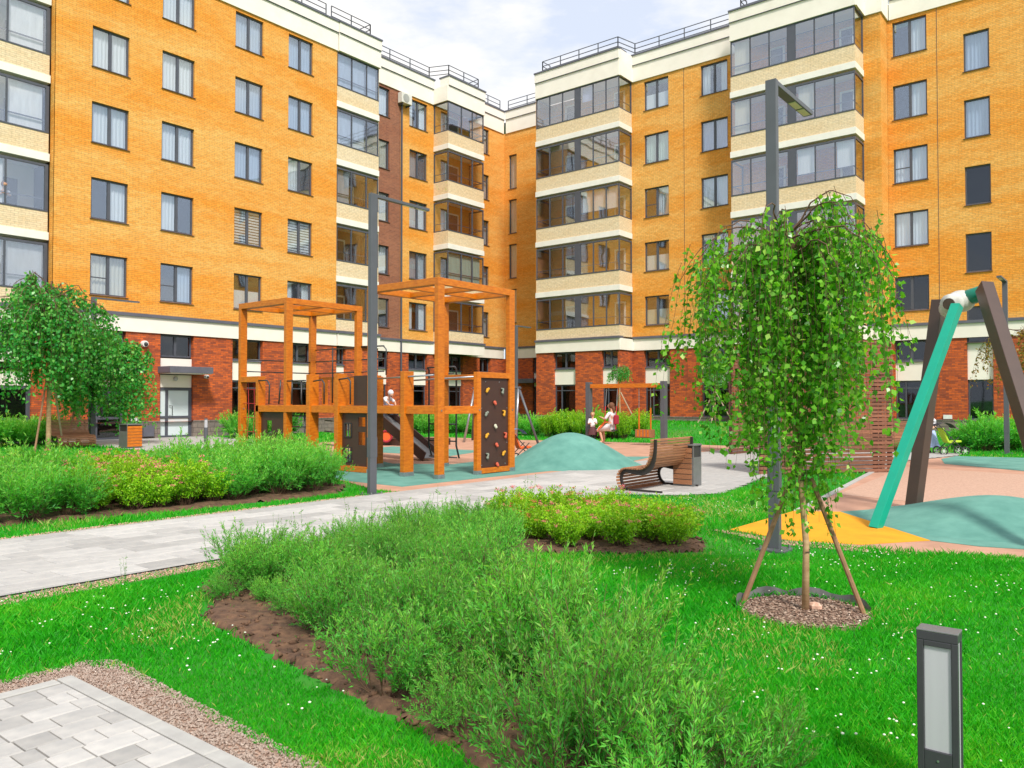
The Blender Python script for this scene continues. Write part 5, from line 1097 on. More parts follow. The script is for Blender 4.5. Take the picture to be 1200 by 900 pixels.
# ------------------------------------------------------------------ weeping birches
def birch(name_lab, loc, seed, H=3.05, R=.82, crown_z=2.55, nl=15, twigs=15, leafL=.046, dens=21, trunk_r=.032, low=.85, stakes=None, mat='birch', lean=(0, 0), group=None, skew=(0, 0), lenmul=1.0, stakeh=1.3, twigmin=.45, extra=(), radk=.65):
    rg = np.random.default_rng(seed); x0, y0, z0 = loc
    t = thing('weeping_birch', name_lab, 'tree', loc, group)
    # trunk
    tp = [(x0, y0, z0-.05), (x0+.01, y0, z0+.5), (x0-.015+lean[0]*.3, y0+.01, z0+1.2), (x0+lean[0]*.6, y0+lean[1]*.6, z0+crown_z*.75), (x0+lean[0], y0+lean[1], z0+crown_z), (x0+lean[0]*1.1, y0+lean[1], z0+crown_z+.18)]
    tr = MB().tube(tp, [trunk_r*1.25, trunk_r, trunk_r*.9, trunk_r*.72, trunk_r*.55, trunk_r*.3], 9).part('trunk', 'bark', t, smooth=True)
    mk = MB()
    for i in range(16):
        zz = rg.uniform(.1, crown_z*.5); a = rg.uniform(0, 6.28); rr = trunk_r*1.02*(1.15-.25*zz/crown_z); f = np.interp(zz, [0, .5, 1.2], [0, .01, -.015+lean[0]*.3])
        c = Vector((x0+f+math.cos(a)*rr, y0+math.sin(a)*rr, z0+zz)); tg = Vector((-math.sin(a), math.cos(a), 0)); mk.beam(c-tg*.018, c+tg*.018, .005, rg.uniform(.006, .014), side=(math.cos(a), math.sin(a), 0))
    mk.part('bark_marks', 'barkdark', t, kind='stuff')
    top = np.array([x0+lean[0], y0+lean[1], z0+crown_z]); limb = []; TW = []
    for i in range(nl):
        a = i*2.399+rg.uniform(-.3, .3); r = R*math.sqrt((i+.8)/nl)*rg.uniform(.68, 1.2); rise = (H-crown_z)*rg.uniform(.35, 1.05)*(1.15-.55*r/R)
        zs = top[2]-rg.uniform(0, .35)*crown_z*.3; k = 12; u = np.linspace(0, 1, k)
        px = top[0]+(math.cos(a)*r+skew[0]*r/R)*u; py = top[1]+(math.sin(a)*r+skew[1]*r/R)*u; pz = zs+rise*np.sin(u*2.0)/.91-(.42*H/3)*(r/R)*u**3+.0*u
        P = np.stack([px, py, pz], 1); P[1:-1] += rg.normal(size=(k-2, 3))*.012*R; limb.append(P)
        m = int(twigs*(.75+.5*r/R)*rg.choice([.35, .9, 1.2, 1.7]))
        for j in range(m):
            uu = rg.uniform(.12, 1)**.7; q = P[min(k-1, int(uu*(k-1)))]+rg.normal(size=3)*np.array([.05, .05, .02])*R
            rad = r*uu/R
            L = (z_top_len(q[2]-z0, low, rad, rg, radk))*lenmul
            TW.append((q, max(twigmin, L), a+rg.normal()*.8))
    for (dx, dy, zt_, L) in extra:
        for _ in range(6 if x0 > -5 else 12): TW.append((np.array([x0+dx, y0+dy, z0+zt_])+rg.normal(size=3)*.05, L*rg.uniform(.7, 1.1), rg.uniform(0, 6.28)))
    lm = MB()
    for P in limb: lm.tube([tuple(p) for p in P], list(np.linspace(trunk_r*.38, trunk_r*.09, len(P))), 5)
    lm.part('limbs', 'twig', t, smooth=True, kind='stuff')
    k = 9; n = len(TW); u = np.linspace(0, 1, k)[None, :, None]
    Q = np.array([q for q, L, a in TW])[:, None, :]; Ls = np.array([L for q, L, a in TW])[:, None, None]; A = np.array([a for q, L, a in TW])
    out = np.stack([np.cos(A), np.sin(A), 0*A], -1)[:, None, :]*R*.16
    sway = rg.normal(size=(n, 1, 3))*np.array([.06, .06, 0])*R
    P = Q+out*(1-(1-u)**2)*np.minimum(1, Ls/.8)+sway*u**2-np.array([0, 0, 1.])*Ls*(u**1.25)+rg.normal(size=(n, k, 3))*.006*R; P[:, 0, :] = Q[:, 0, :]
    co1, f1 = stems_np(P, .0022*R/.8, .0009*R/.8)
    # leaves
    C = []; D = []; 
    for i in range(n):
        m = int(dens*Ls[i, 0, 0]/ (leafL/.046))+3; uu = rg.uniform(.02, 1, m)*(k-1); i0 = np.minimum(uu.astype(int), k-2); fr_ = (uu-i0)[:, None]
        c = P[i, i0]*(1-fr_)+P[i, i0+1]*fr_; C.append(c); d = rg.normal(size=(m, 3))*.75; d[:, 2] -= .9; D.append(d)
    C = np.concatenate(C); D = unit(np.concatenate(D)); C = C+D*leafL*.35; sz = rg.uniform(.65, 1.2, len(C))*leafL
    co2, f2 = leaves(C, D, sz, sz*.78, .12, rg)
    rn = np.clip(rg.beta(2, 2.2, len(C))+.0, 0, 1)
    org = Vector(loc); off = np.array(loc)
    o = link('twigs', npmesh('twigs', co1-off, f1, 'twig', np.zeros(len(f1))), t); o['kind'] = 'stuff'
    o = link('crown', npmesh('crown', co2-off, f2, mat, rn), t); o['kind'] = 'stuff'
    # stakes
    for (ax, ay, bx_, by_, hh, mt) in (stakes or []):
        st = MB().tube([(x0+ax, y0+ay, z0-.02), (x0+bx_, y0+by_, z0+hh)], [.020, .018] if z0 < .1 and x0 > -5 else [.03, .03], 8).top('tree_stake', mt, None, None, org=(x0+ax, y0+ay, z0))
        st['_t'] = 1; STK.append((st, name_lab))
    return t
STK = []
def z_top_len(z, low, rad, rg, radk=.65):
    # twigs near the trunk hang lowest
    tgt = low+(radk*rad+(.5+.6*rad)*rg.uniform(.0, 1.0))*(z/3.0); return max(.1, z-tgt)*rg.uniform(.55, 1.0)
birch('weeping birch with peeling trunk between two stakes in the lawn foreground', (-1.98, 5.91, 0), 5, H=3.2, R=.86, crown_z=2.76, nl=27, twigs=13, leafL=.046, dens=36, low=.5, radk=.80, lean=(-.10, -.06), skew=(.0, .0), trunk_r=.023,
      stakes=[(-.46, -.06, -.02, .12, 1.28, 'stake'), (.37, .18, .03, .06, .98, 'stake')], extra=[(-.04, -.03, 1.6, 1.0), (0.05, -.05, 1.45, .85), (-.12, -.08, 1.7, 1.0), (.02, -.02, 1.3, .6)])
birch('larger of the two weeping birches by the left entrances, thick green crown', (-26.9, 10.35, 0), 11, H=5.75, R=1.85, crown_z=4.75, radk=-.1, nl=24, twigs=17, leafL=.12, dens=33, trunk_r=.075, low=1.75, mat='birchfar', twigmin=1.1, lenmul=1.15,
      stakes=[(.55, -.6, .0, -.05, 2.4, 'stake'), (-1.0, .85, -.05, .1, 2.5, 'stakepale')])
birch('smaller arching weeping birch on the right of the left pair, twigs almost touching the ground', (-28.6, 11.95, 0), 23, H=4.7, R=1.3, crown_z=3.95, radk=.1, nl=20, twigs=17, leafL=.12, dens=36, trunk_r=.07, low=1.0, mat='birchfar', skew=(.1, .5), lenmul=1.15,
      stakes=[(.3, -.5, .1, 0, 2.2, 'stake')], extra=[(.6, 1.3, 3.7, 3.0), (.8, 1.6, 3.5, 2.9), (.3, 1.1, 3.9, 3.0), (.7, 1.0, 3.5, 2.9), (.9, 1.9, 3.4, 2.8), (.5, 1.7, 3.7, 3.1), (.8, 1.3, 3.6, 3.0)])
birch('small weeping birch tied to stakes on the back lawn behind the box swing', (-21.0, 35.0, .5), 31, H=3.1, R=.75, crown_z=2.75, nl=12, twigs=14, leafL=.07, dens=26, trunk_r=.04, low=1.5, mat='birchfar', lenmul=.8,
      stakes=[(.7, .4, .05, 0, 1.5, 'stakepale'), (-.5, .3, -.02, 0, 1.5, 'stakepale')])
birch('weeping birch with three pale stakes on the back lawn left of the slatted screen', (-15.85, 35.0, .5), 37, H=3.6, R=.85, crown_z=3.0, nl=12, twigs=16, leafL=.075, dens=28, trunk_r=.04, low=1.2, mat='birchfar', lenmul=1.0,
      stakes=[(.7, .5, .03, 0, 1.5, 'stakepale'), (-.75, -.3, -.02, 0, 1.5, 'stakepale'), (.1, -.6, 0, 0, 1.4, 'stakepale')])
birch('birch with rusty tinted leaves at the right edge beside the slim street lamp', (-1.9, 20.6, 0), 41, H=3.6, R=1.1, crown_z=3.0, nl=12, twigs=14, leafL=.06, dens=24, trunk_r=.035, low=1.1, mat='autumn')
names = {'weeping birch with peeling': ['dark wooden stake leaning in from the left to the foreground birch', 'pale wooden stake leaning in from the right to the foreground birch'],
         'larger of the two': ['dark stake left of the trunk of the larger left-hand birch', 'pale stake right of the trunk of the larger left-hand birch'], 'smaller arching': ['dark stake leaning on the smaller arching birch at left'],
         'small weeping birch tied': ['right-hand pale stake of the small birch behind the box swing', 'left-hand pale stake of the small birch behind the box swing'],
         'weeping birch with three': ['right-hand pale stake of the birch left of the slatted screen', 'left-hand pale stake of the birch left of the slatted screen', 'front pale stake of the birch left of the slatted screen']}
cnt = {}
for st, nl_ in STK:
    del st['_t']
    for k_, v_ in names.items():
        if nl_.startswith(k_): i = cnt.get(k_, 0); tag(st, v_[i], 'stake'); cnt[k_] = i+1
# mulch ring with liner under the foreground birch
mr_ = thing('tree_ring', 'round bed of bark mulch with grey liner edge under the foreground birch', 'mulch bed', (RING[0], RING[1], 0))
MB().prism(curve_poly(RING[:2], RING[2], RING[2]*.95, 28, 0, .03), -.03, .018).part('mulch_base', 'mulch', mr_)
q = MB(); 
for i in range(9, 27):
    a0_ = 2*math.pi*(i-7)/36+.25; a1_ = a0_+2*math.pi/36; r_ = RING[2]+.005; h0 = .05+.045*abs(math.sin(i*.7)); h1 = .05+.045*abs(math.sin((i+1)*.7))
    vs = [(RING[0]+r_*math.cos(a_), RING[1]+r_*math.sin(a_), z_) for a_, z_ in ((a0_, 0), (a1_, 0), (a1_, h1), (a0_, h0))]; q.add(vs, [(0, 1, 2, 3)])
q.part('liner_edge', 'liner', mr_, smooth=True)
def chips(n, cx, cy, r, name, mat, parent, lo, hi, flat=.35, z=.02, poly=None, shape=None):
    rg = np.random.default_rng(n)
    if poly is None: a = rg.uniform(0, 6.283, n); rr = r*np.sqrt(rg.uniform(0, 1, n)); x = cx+rr*np.cos(a); y = cy+rr*np.sin(a)
    else:
        px = [p[0] for p in poly]; py = [p[1] for p in poly]; x = rg.uniform(min(px), max(px), n*3); y = rg.uniform(min(py), max(py), n*3); ok = inpoly(x, y, poly)
        if shape is not None: ok &= shape(x, y)
        x = x[ok][:n]; y = y[ok][:n]
    n = len(x); s = rg.uniform(lo, hi, n)[:, None, None]
    base = np.array([[1, 0, 0], [0, 1, 0], [-1, 0, 0], [0, -1, 0], [0, 0, 1], [0, 0, -1]], float)[None]*np.stack([rg.uniform(.7, 1.5, n), rg.uniform(.4, .9, n), np.full(n, flat)], -1)[:, None, :]
    a = rg.uniform(0, 6.283, n); t_ = rg.normal(size=n)*.35; ca, sa = np.cos(a)[:, None], np.sin(a)[:, None]; ct, st_ = np.cos(t_)[:, None], np.sin(t_)[:, None]
    b = base*s*.5; X_ = b[..., 0]*ct+b[..., 2]*st_; Z_ = -b[..., 0]*st_+b[..., 2]*ct; Y_ = b[..., 1]
    co = np.stack([X_*ca-Y_*sa+x[:, None], X_*sa+Y_*ca+y[:, None], Z_+z], -1).reshape(-1, 3)
    f = np.array([[0, 1, 4], [1, 2, 4], [2, 3, 4], [3, 0, 4], [1, 0, 5], [2, 1, 5], [3, 2, 5], [0, 3, 5]])[None]+np.arange(n)[:, None, None]*6
    off = np.array(ORG[parent.name]) if parent is not None else 0
    me = npmesh(name, co-off, f.reshape(-1, 3), mat, None, 3); o = link(name, me, parent); o['kind'] = 'stuff'; return o
chips(900, RING[0], RING[1], RING[2]*.97, 'mulch_chips', 'mulch', mr_, .02, .05, .25, .024); chips(600, RING[0], RING[1], RING[2]*.95, 'mulch_chips', 'mulchpale', mr_, .015, .045, .25, .026)
MB().ball((-1.93, 5.97, .04), .045, 7, 5, (1.2, .8, .8)).part('stone', 'stoneA', mr_)
fg = lambda x, y: ~((x > -4.69) & (y < 1.945))
for i, m_ in enumerate(('stoneA', 'stoneB')):
    o = chips(17000, 0, 0, 0, 'gravel_stones', m_, None, .011, .025, .55, .013, poly=[(-4.97, 0.2), (-4.95, 1.6), (-4.93, 2.12), (-4.8, 2.24), (-4.5, 2.22), (-3.2, 2.16), (-2.4, 2.12), (-1.8, 2.1), (-1.8, 1.9), (-4.66, 1.9), (-4.7, .2)], shape=fg)
    tag(o, 'pink gravel filling the strip round the front paving' if i == 0 else 'pale stones mixed into the gravel round the front paving', 'gravel')
for i, poly in enumerate(([(-7.04, 0), (-7.06, 5), (-7.1, 9.4), (-6.72, 10), (-6.78, 5), (-6.75, 0)], [(-9.88, -1), (-9.88, 9.3), (-10.05, 9.25), (-10.1, 5), (-10.08, -1)], [(-3.97, 9.0), (-3.1, 8.72), (-2.04, 8.82), (-.95, 9.18), (1, 9.8), (1.02, 9.62), (-.9, 8.98), (-2.0, 8.62), (-3.1, 8.5), (-4.1, 8.9)])):
    o = chips(3500, 0, 0, 0, 'gravel_stones', 'stoneA', None, .012, .03, .6, .012, poly=poly); tag(o, ['pinkish gravel along the near edge of the main path', 'pinkish gravel along the far edge of the main path', 'pinkish gravel along the edge of the right play surface'][i], 'gravel')
o = chips(2600, 0, 0, 0, 'soil_clods', 'soil', None, .015, .06, .7, .035, poly=BED1); tag(o, 'loose brown soil clods on the foreground planting bed', 'soil')
# ------------------------------------------------------------------ shrubs
def willow_mesh(seed, h=.55, spread=.36, ns=38, L=.031, W=.0066, dens=1.3, mat='willow'):
    rg = np.random.default_rng(seed); k = 8; u = np.linspace(0, 1, k)[None, :, None]
    a = rg.uniform(0, 6.283, ns); ln = rg.uniform(.15, 1.0, ns)**.8; hh = h*rg.uniform(.6, 1.12, ns)
    base = np.stack([np.cos(a)*.05, np.sin(a)*.05, 0*a], -1)[:, None, :]; out = np.stack([np.cos(a), np.sin(a), 0*a], -1)[:, None, :]
    P = base+out*(spread*ln)[:, None, None]*u**.85+np.array([0, 0, 1.])*(hh*(1-.35*ln))[:, None, None]*u**.95+rg.normal(size=(ns, k, 3))*.008
    parts = []; co, f = stems_np(P, .003, .0012); parts.append((co, f, np.zeros(len(f)), 1))
    # side twigs
    nt_ = 7; si = np.repeat(np.arange(ns), nt_); t0 = rg.uniform(.25, .95, len(si)); ii = np.minimum((t0*(k-1)).astype(int), k-2); p0 = P[si, ii]; d0 = unit(P[si, ii+1]-P[si, ii])
    d1 = unit(d0+rg.normal(size=(len(si), 3))*.55+np.array([0, 0, .25])); tl = rg.uniform(.10, .22, len(si))*h/.55; u5 = np.linspace(0, 1, 5)[None, :, None]
    T = p0[:, None, :]+d1[:, None, :]*tl[:, None, None]*u5+np.array([0, 0, 1.])*(tl*.15)[:, None, None]*u5**2; co, f = stems_np(T, .0014, .0006); parts.append((co, f, np.zeros(len(f)), 1))
    C = []; D = []
    def along(Pp, m, lo):
        n_, kk, _ = Pp.shape; tt = rg.uniform(lo, 1, (n_, m))*(kk-1); i0 = np.minimum(tt.astype(int), kk-2); fr_ = (tt-i0)[..., None]; I = np.arange(n_)[:, None]
        c = Pp[I, i0]*(1-fr_)+Pp[I, i0+1]*fr_; ax = unit(Pp[I, i0+1]-Pp[I, i0]); sd = rg.normal(size=c.shape); d = unit(ax*.85+unit(sd)*.75+np.array([0, 0, .1])); C.append(c.reshape(-1, 3)); D.append(d.reshape(-1, 3))
    along(P, int(22*dens), .25); along(T, int(17*dens), .05)
    C = np.concatenate(C); D = np.concatenate(D); sc = rg.uniform(.6, 1.25, len(C)); co, f = leaves(C, D, L*sc, W*sc, .1, rg)
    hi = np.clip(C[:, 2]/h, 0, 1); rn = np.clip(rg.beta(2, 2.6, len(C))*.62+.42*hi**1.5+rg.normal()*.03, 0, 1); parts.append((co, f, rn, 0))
    co, f, r, mi = join_data(parts); me = npmesh('willow_shrub', co, f, [mat, 'twig'], r); me.polygons.foreach_set('material_index', mi.astype(np.int32)); return me
def spirea_mesh(seed, h=.42, flowers=True):
    rg = np.random.default_rng(seed); ns = 60; k = 6; u = np.linspace(0, 1, k)[None, :, None]; a = rg.uniform(0, 6.283, ns); ln = rg.uniform(.1, 1, ns); hh = h*rg.uniform(.7, 1.15, ns)
    out = np.stack([np.cos(a), np.sin(a), 0*a], -1)[:, None, :]
    P = out*.04+out*(.27*ln)[:, None, None]*u+np.array([0, 0, 1.])*(hh*(1-.3*ln))[:, None, None]*u+rg.normal(size=(ns, k, 3))*.008
    parts = []; co, f = stems_np(P, .0025, .001); parts.append((co, f, np.zeros(len(f)), 1))
    m = 58; tt = rg.uniform(.3, 1, (ns, m))*(k-1); i0 = np.minimum(tt.astype(int), k-2); fr_ = (tt-i0)[..., None]; I = np.arange(ns)[:, None]
    C = (P[I, i0]*(1-fr_)+P[I, i0+1]*fr_).reshape(-1, 3)+rg.normal(size=(ns*m, 3))*.014; D = unit(rg.normal(size=C.shape)+np.array([0, 0, .45])); sc = rg.uniform(.6, 1.2, len(C)); co, f = leaves(C, D, .034*sc, .016*sc, .12, rg)
    rn = np.clip(rg.beta(2, 2.4, len(C))*.75+.3*np.clip(C[:, 2]/h, 0, 1.1)-.05, 0, 1); parts.append((co, f, rn, 0))
    if flowers:
        tips = P[rg.choice(ns, 11, replace=False), -1]; fc = (tips[:, None, :]+rg.normal(size=(11, 26, 3))*np.array([.016, .016, .006])+np.array([0, 0, .012])).reshape(-1, 3); dd = unit(rg.normal(size=fc.shape)*.6+np.array([0, 0, 1.])); co, f = leaves(fc, dd, np.full(len(fc), .011), np.full(len(fc), .010), .0, rg)
        parts.append((co, f, np.zeros(len(f)), 2 if True else 3))
    co, f, r, mi = join_data(parts); me = npmesh('spiraea_shrub', co, f, ['spirea', 'twig', 'flower_pink' if seed % 2 else 'flower_rust'], r); me.polygons.foreach_set('material_index', mi.astype(np.int32)); return me
def scatter(poly, spacing, seed, region=None, y_min=-99):
    rg = random.Random(seed); px = [p[0] for p in poly]; py = [p[1] for p in poly]; pts = []
    tries = int((max(px)-min(px))*(max(py)-min(py))/(spacing**2)*30)
    for _ in range(tries):
        x, y = rg.uniform(min(px), max(px)), rg.uniform(min(py), max(py))
        if y < y_min or not inpoly(np.array([x]), np.array([y]), poly)[0]: continue
        if all((x-a)**2+(y-b)**2 > spacing**2 for a, b in pts): pts.append((x, y))
    return pts
def plant(meshes, pts, lab, cat, grp, name, smin=.85, smax=1.15, zf=lambda x, y: 0.0, sfun=None):
    rg = random.Random(len(pts)*7+1)
    for x, y in pts:
        o = link(name, rg.choice(meshes), None, (x, y, zf(x, y)+.005), rg.uniform(0, 6.28)); s = rg.uniform(smin, smax)*(sfun(x, y) if sfun else 1); o.scale = (s, s, s*rg.uniform(.92, 1.1)); tag(o, lab, cat, grp)
WM = [willow_mesh(100+i, .5+.04*(i % 3), .30+.035*(i % 4)) for i in range(8)]
WILLOW1 = [(-5.3, 3.32), (-4.6, 3.24), (-4.0, 3.06), (-3.3, 2.88), (-2.75, 2.76), (-2.0, 2.62), (-1.4, 2.46), (-1.1, 2.6), (-1.15, 3.0), (-1.5, 3.2), (-1.96, 3.35), (-2.55, 3.52), (-3.3, 3.95), (-4.1, 4.7), (-4.7, 5.6), (-5.2, 6.4), (-5.6, 6.9), (-6.3, 7.6), (-6.5, 6), (-6.5, 4.3), (-5.9, 3.6)]
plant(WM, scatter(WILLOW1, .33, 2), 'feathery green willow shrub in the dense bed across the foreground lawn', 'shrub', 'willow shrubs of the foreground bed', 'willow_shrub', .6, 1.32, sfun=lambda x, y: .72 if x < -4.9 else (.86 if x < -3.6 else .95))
for (x, y, s, lab) in ((-2.75, 3.66, 1.3, 'tallest willow shrub with a brownish plume at the lawn side of the foreground bed'), (-5.62, 3.75, .8, 'small willow shrub alone at the left tip of the foreground bed')):
    o = link('willow_shrub', WM[0], None, (x, y, .005), 1.0); o.scale = (s, s, s*1.1); tag(o, lab, 'shrub')
SM = [spirea_mesh(201), spirea_mesh(202), spirea_mesh(203)]
SP1 = [(-5.9, 7.1), (-5.2, 6.75), (-4.75, 6.75), (-4.1, 7.2), (-3.85, 7.6), (-4.0, 8.0), (-4.6, 8.35), (-5.6, 8.8), (-6.3, 8.1)]
plant(SM, scatter(SP1, .30, 3), 'yellow green spiraea with pink flower heads at the far end of the foreground bed', 'shrub', 'spiraea shrubs of the foreground bed', 'spiraea_shrub', .85, 1.1)
WM2 = [willow_mesh(300+i, .8, .5, 44, .06, .015, .9) for i in range(4)]
B2w = [(-11.15, -1.5), (-11.15, 4.3), (-11.1, 4.9), (-14.6, 4.9), (-15, -1.5)]; B2s = [(-11.05, 4.95), (-10.85, 6.6), (-13.4, 6.6), (-14.6, 4.95)]; B2w2 = [(-10.95, 6.7), (-10.85, 8.3), (-11.6, 9.2), (-13.2, 9.5), (-13.8, 8.6), (-13.2, 6.7)]
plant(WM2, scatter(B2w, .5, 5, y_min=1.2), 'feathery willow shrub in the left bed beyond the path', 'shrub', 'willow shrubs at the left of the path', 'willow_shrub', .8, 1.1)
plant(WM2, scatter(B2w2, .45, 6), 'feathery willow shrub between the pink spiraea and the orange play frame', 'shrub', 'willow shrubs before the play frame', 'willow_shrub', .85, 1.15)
SM2 = [spirea_mesh(211, .5), spirea_mesh(213, .5)]
plant(SM2, scatter(B2s, .30, 7), 'yellow green spiraea with pink flowers in the middle of the left bed', 'shrub', 'spiraea shrubs at the left of the path', 'spiraea_shrub', 1.1, 1.45)
HM = [willow_mesh(400+i, .8, .55, 40, .10, .028, .6) for i in range(3)]
HS = [spirea_mesh(221, .6, False)]
plant(HM, scatter([(-31.8, 2), (-31.8, 12.3), (-29.8, 11.8), (-29.8, 2)], .7, 8), 'rounded green shrub in the hedge by the left entrances', 'shrub', 'hedge shrubs by the left wing', 'hedge_shrub', .9, 1.3)
plant(HM, [(-29.3, 18.4), (-29.9, 19.2), (-30.3, 20.4), (-30.6, 21.8)], 'green shrub at the foot of the left wing right of the frosted door', 'shrub', 'shrubs right of the frosted door', 'hedge_shrub', 1.1, 1.4)
plant(HM, scatter([(-29.5, 26.4), (-17.6, 27.6), (-17.4, 29.3), (-29.5, 28.8)], .75, 9), 'bushy green shrub in the row on the back lawn behind the swings', 'shrub', 'shrub row behind the swings', 'hedge_shrub', .8, 1.2, bermz)
plant(HS, scatter([(-19.8, 26.9), (-16.0, 27.3), (-16.0, 28.4), (-19.8, 28)], .5, 10), 'yellow tinted shrub in front of the row behind the swings', 'shrub', 'yellow tinted shrubs behind the swings', 'spiraea_shrub', 1.6, 2.0, bermz)
plant(HM, scatter([(-4.6, 28.0), (4, 28.0), (4, 29.8), (-4.6, 29.8)], .75, 12), 'bushy green hedge shrub at the back right below the brick wall', 'shrub', 'hedge at the back right', 'hedge_shrub', .95, 1.3)
# ------------------------------------------------------------------ grass, clover, weeds
def excl(x, y):
    bad = np.zeros(len(x), bool)
    for p in (PATH, RR, RL, DOORP, [(-4.90, -3), (-4.88, 1.6), (-4.86, 2.06), (-4.6, 2.17), (-3.2, 2.10), (-1.5, 2.05), (3, 2.05), (3, -3)]): bad |= inpoly(x, y, p)
    jx_ = x+.07*nz2(x, y, 5)+.05*nz2(y, x, 13)+RNG.normal(size=len(x))*.03; jy_ = y+.07*nz2(x+4, y, 6)+.05*nz2(x, y+3, 15)+RNG.normal(size=len(x))*.03
    b1 = inpoly(jx_, jy_, BED1); b2 = inpoly(jx_, jy_, BED2); rr = RNG.uniform(0, 1, len(x)); bad |= (b1 & (rr > .02)) | (b2 & (rr > .05))
    edge = (x > -7.1) & (x < -6.72) & (y < 10) & (rr > .35); edge |= (x < -9.8) & (x > -10.12) & (y < 9.5) & (rr > .35); bad |= edge
    bad |= (x-RING[0])**2+(y-RING[1])**2 < (RING[2]*.93)**2
    bad |= (x < -31.9) | (y > 37.3)
    return bad
Fh = np.array([-.6252, .7805]); Rh = np.array([.7805, .6252])
def sample_view(n, d0, d1, rg, m=.68):
    """points on the ground seen from the path side, between two distances"""
    d = np.sqrt(rg.uniform(d0**2, d1**2, n)); l = d*rg.uniform(-m, m, n); return Fh[0]*d+Rh[0]*l, Fh[1]*d+Rh[1]*l, d
co_, f_, r_2 = [], [], []
for (n, d0, d1, hh, ww) in ((150000, 2.2, 4.5, .034, .0040), (170000, 4.5, 8, .042, .0062), (110000, 8, 14, .055, .012), (60000, 14, 24, .06, .022), (50000, 24, 42, .09, .045)):
    x, y, d = sample_view(n, d0, d1, RNG); ok = ~excl(x, y); x, y, d = x[ok], y[ok], d[ok]; n = len(x)
    z = bermz(x, y); a = RNG.uniform(0, 6.283, n); patch_ = .5+.5*nz2(x, y, .9); h_ = hh*RNG.uniform(.45, 1.3, n)*(.6+.75*patch_); w_ = ww*RNG.uniform(.7, 1.3, n)
    sx, sy = np.cos(a)*w_*.5, np.sin(a)*w_*.5; lx, ly = RNG.normal(size=n)*h_*.45, RNG.normal(size=n)*h_*.45
    p0 = np.stack([x-sx, y-sy, z-.005], -1); p1 = np.stack([x+sx, y+sy, z-.005], -1); p2 = np.stack([x+sx*.6+lx*.45, y+sy*.6+ly*.45, z+h_*.6], -1); p3 = np.stack([x+lx, y+ly, z+h_], -1)
    b = sum(len(c) for c in co_); co_.append(np.stack([p0, p1, p2, p3], 1).reshape(-1, 3)); f_.append(np.arange(n*4).reshape(-1, 4)+b)
    rn = np.clip(RNG.beta(2, 2.5, n)*.62+.34*(.5+.5*nz2(x+3, y-2, .75))*(.5+.5*nz2(x, y, 2.1))+.10*(.5+.5*nz2(x-4, y+2, 3.7))-.03, 0, 1); dry = RNG.uniform(0, 1, n) < .02+.10*(nz2(x+9, y, 1.3) > .6)+.45*np.exp(-(((x+4.9)/.9)**2+((y-10.6)/1.3)**2))+.25*(nz2(x, y+5, .8) > .8)+.12*np.exp(-(((x+5.4)/.35)**2+((y-2.9)/.35)**2)); rn = np.where(dry, RNG.uniform(.92, 1, n), rn); r_2.append(rn)
me = npmesh('grass', np.concatenate(co_), np.concatenate(f_), 'grass', np.concatenate(r_2)); tag(link('grass', me), 'short bright green grass of the courtyard lawns', 'grass', kind='stuff')
def clover(n, poly, seed, lo, hi):
    rg = np.random.default_rng(seed); px = [p[0] for p in poly]; py = [p[1] for p in poly]; x = rg.uniform(min(px), max(px), n*3); y = rg.uniform(min(py), max(py), n*3)
    keep = inpoly(x, y, poly) & ~excl(x, y) & (rg.uniform(0, 1, len(x)) < np.clip(.1+1.1*nz2(x, y, 2.6)*(.4+.6*nz2(x+2, y, 5.5)), .04, 1)); return x[keep][:n], y[keep][:n]
cx_, cy_ = [], []
for (n, poly, sd) in ((1250, [(-3.9, 5.2), (-2.6, 4.0), (-.9, 3.5), (1.5, 4), (2, 8.6), (-3.3, 8.3), (-3.4, 7.2)], 1), (260, [(-6.6, 3.2), (-5.4, 2.4), (-2.6, 2.2), (-2.9, 2.6), (-5.5, 3.2)], 2), (150, [(-6.8, 2), (-6.7, 4), (-5.6, 3.2), (-5.0, 1.4)], 3), (220, [(-6.0, 9.5), (-4.3, 9.3), (-4.3, 13), (-5.2, 13)], 4)):
    a, b = clover(n, poly, sd, 0, 0); cx_.append(a); cy_.append(b)
cx_ = np.concatenate(cx_); cy_ = np.concatenate(cy_); n = len(cx_); rad = RNG.uniform(.0045, .0085, n); hz = RNG.uniform(.05, .085, n)
oct_ = np.array([[1, 0, 0], [0, 1, 0], [-1, 0, 0], [0, -1, 0], [0, 0, .9], [0, 0, -.7], [.7, .7, .45], [-.7, .7, .45], [-.7, -.7, .45], [.7, -.7, .45]])
tri = np.array([[0, 6, 9], [1, 7, 6], [2, 8, 7], [3, 9, 8], [6, 7, 4], [7, 8, 4], [8, 9, 4], [9, 6, 4], [0, 1, 6], [1, 2, 7], [2, 3, 8], [3, 0, 9], [1, 0, 5], [2, 1, 5], [3, 2, 5], [0, 3, 5]])
co = (oct_[None]*rad[:, None, None]+np.stack([cx_, cy_, hz], -1)[:, None, :]).reshape(-1, 3); f = (tri[None]+np.arange(n)[:, None, None]*10).reshape(-1, 3)
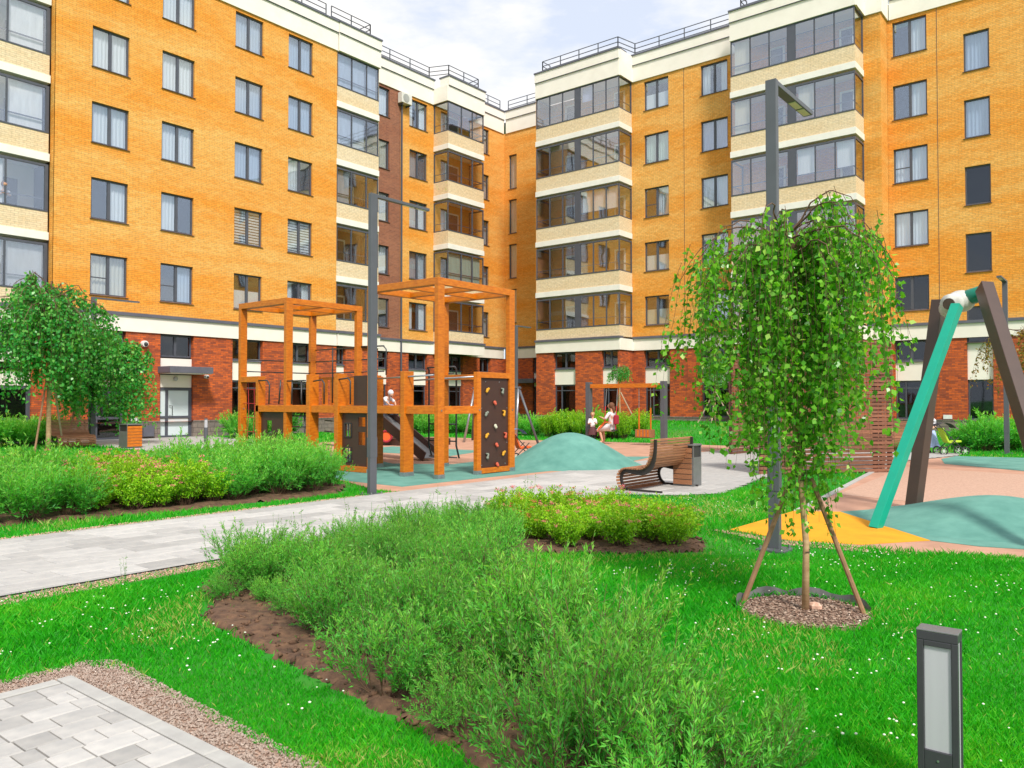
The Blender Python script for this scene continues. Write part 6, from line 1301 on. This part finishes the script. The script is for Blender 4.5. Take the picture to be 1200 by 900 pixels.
tag(link('clover_flowers', npmesh('clover_flowers', co, f, 'clover', None, 3)), 'small white clover flowers scattered over the lawn', 'flowers', kind='stuff')
# taller weeds and seed stems along the bed and the path
def weed_mesh(seed, h=.5):
    rg = np.random.default_rng(seed); ns = 5; k = 7; u = np.linspace(0, 1, k)[None, :, None]; P = rg.normal(size=(ns, 1, 3))*np.array([.03, .03, 0])+np.concatenate([rg.normal(size=(ns, 1, 2))*.06, np.full((ns, 1, 1), h)*rg.uniform(.6, 1.1, (ns, 1, 1))], -1)*u
    co, f = stems_np(P, .002, .001); I = np.repeat(np.arange(ns), 16); tt = rg.uniform(.1, 1, len(I))*(k-1); i0 = np.minimum(tt.astype(int), k-2); C = P[I, i0]*(1-(tt-i0)[:, None])+P[I, i0+1]*(tt-i0)[:, None]
    D = unit(rg.normal(size=C.shape)*.6+np.array([0, 0, .7])); c2, f2 = leaves(C, D, rg.uniform(.02, .045, len(C)), np.full(len(C), .01), .1, rg); co, f, r, mi = join_data([(co, f, np.full(len(f), .3), 0), (c2, f2, rg.uniform(0, 1, len(C)), 0)]); return npmesh('weed', co, f, 'weed', r)
WD = [weed_mesh(i) for i in range(3)]
for i, (x, y, s) in enumerate([(-5.0, 4.4, 1.3), (-4.4, 3.6, 1.2), (-3.6, 3.3, 1.25), (-2.9, 3.1, 1.3), (-2.4, 2.95, 1.35), (-1.75, 2.85, 1.4), (-3.9, 4.5, 1.2), (-5.3, 5.2, 1.2), (-5.9, 6.1, 1.25), (-5.1, 6.2, 1.2), (-1.9, 2.52, .9), (-6.75, 5.0, .9), (-6.72, 4.7, .8), (-6.7, 5.6, 1.0), (-6.65, 4.2, .6), (-6.6, 8.6, 1.0), (-6.3, 8.9, .8), (-3.6, 2.95, .5), (-2.6, 2.75, .4), (-2.2, 2.62, .6), (-6.72, 3.2, .5)]):
    o = link('weed', WD[i % 3], None, (x, y, 0), i*1.3); o.scale = (s, s, s); tag(o, 'thin pale green weed stems rising among the foreground shrubs', 'weed', 'weeds in the foreground bed')
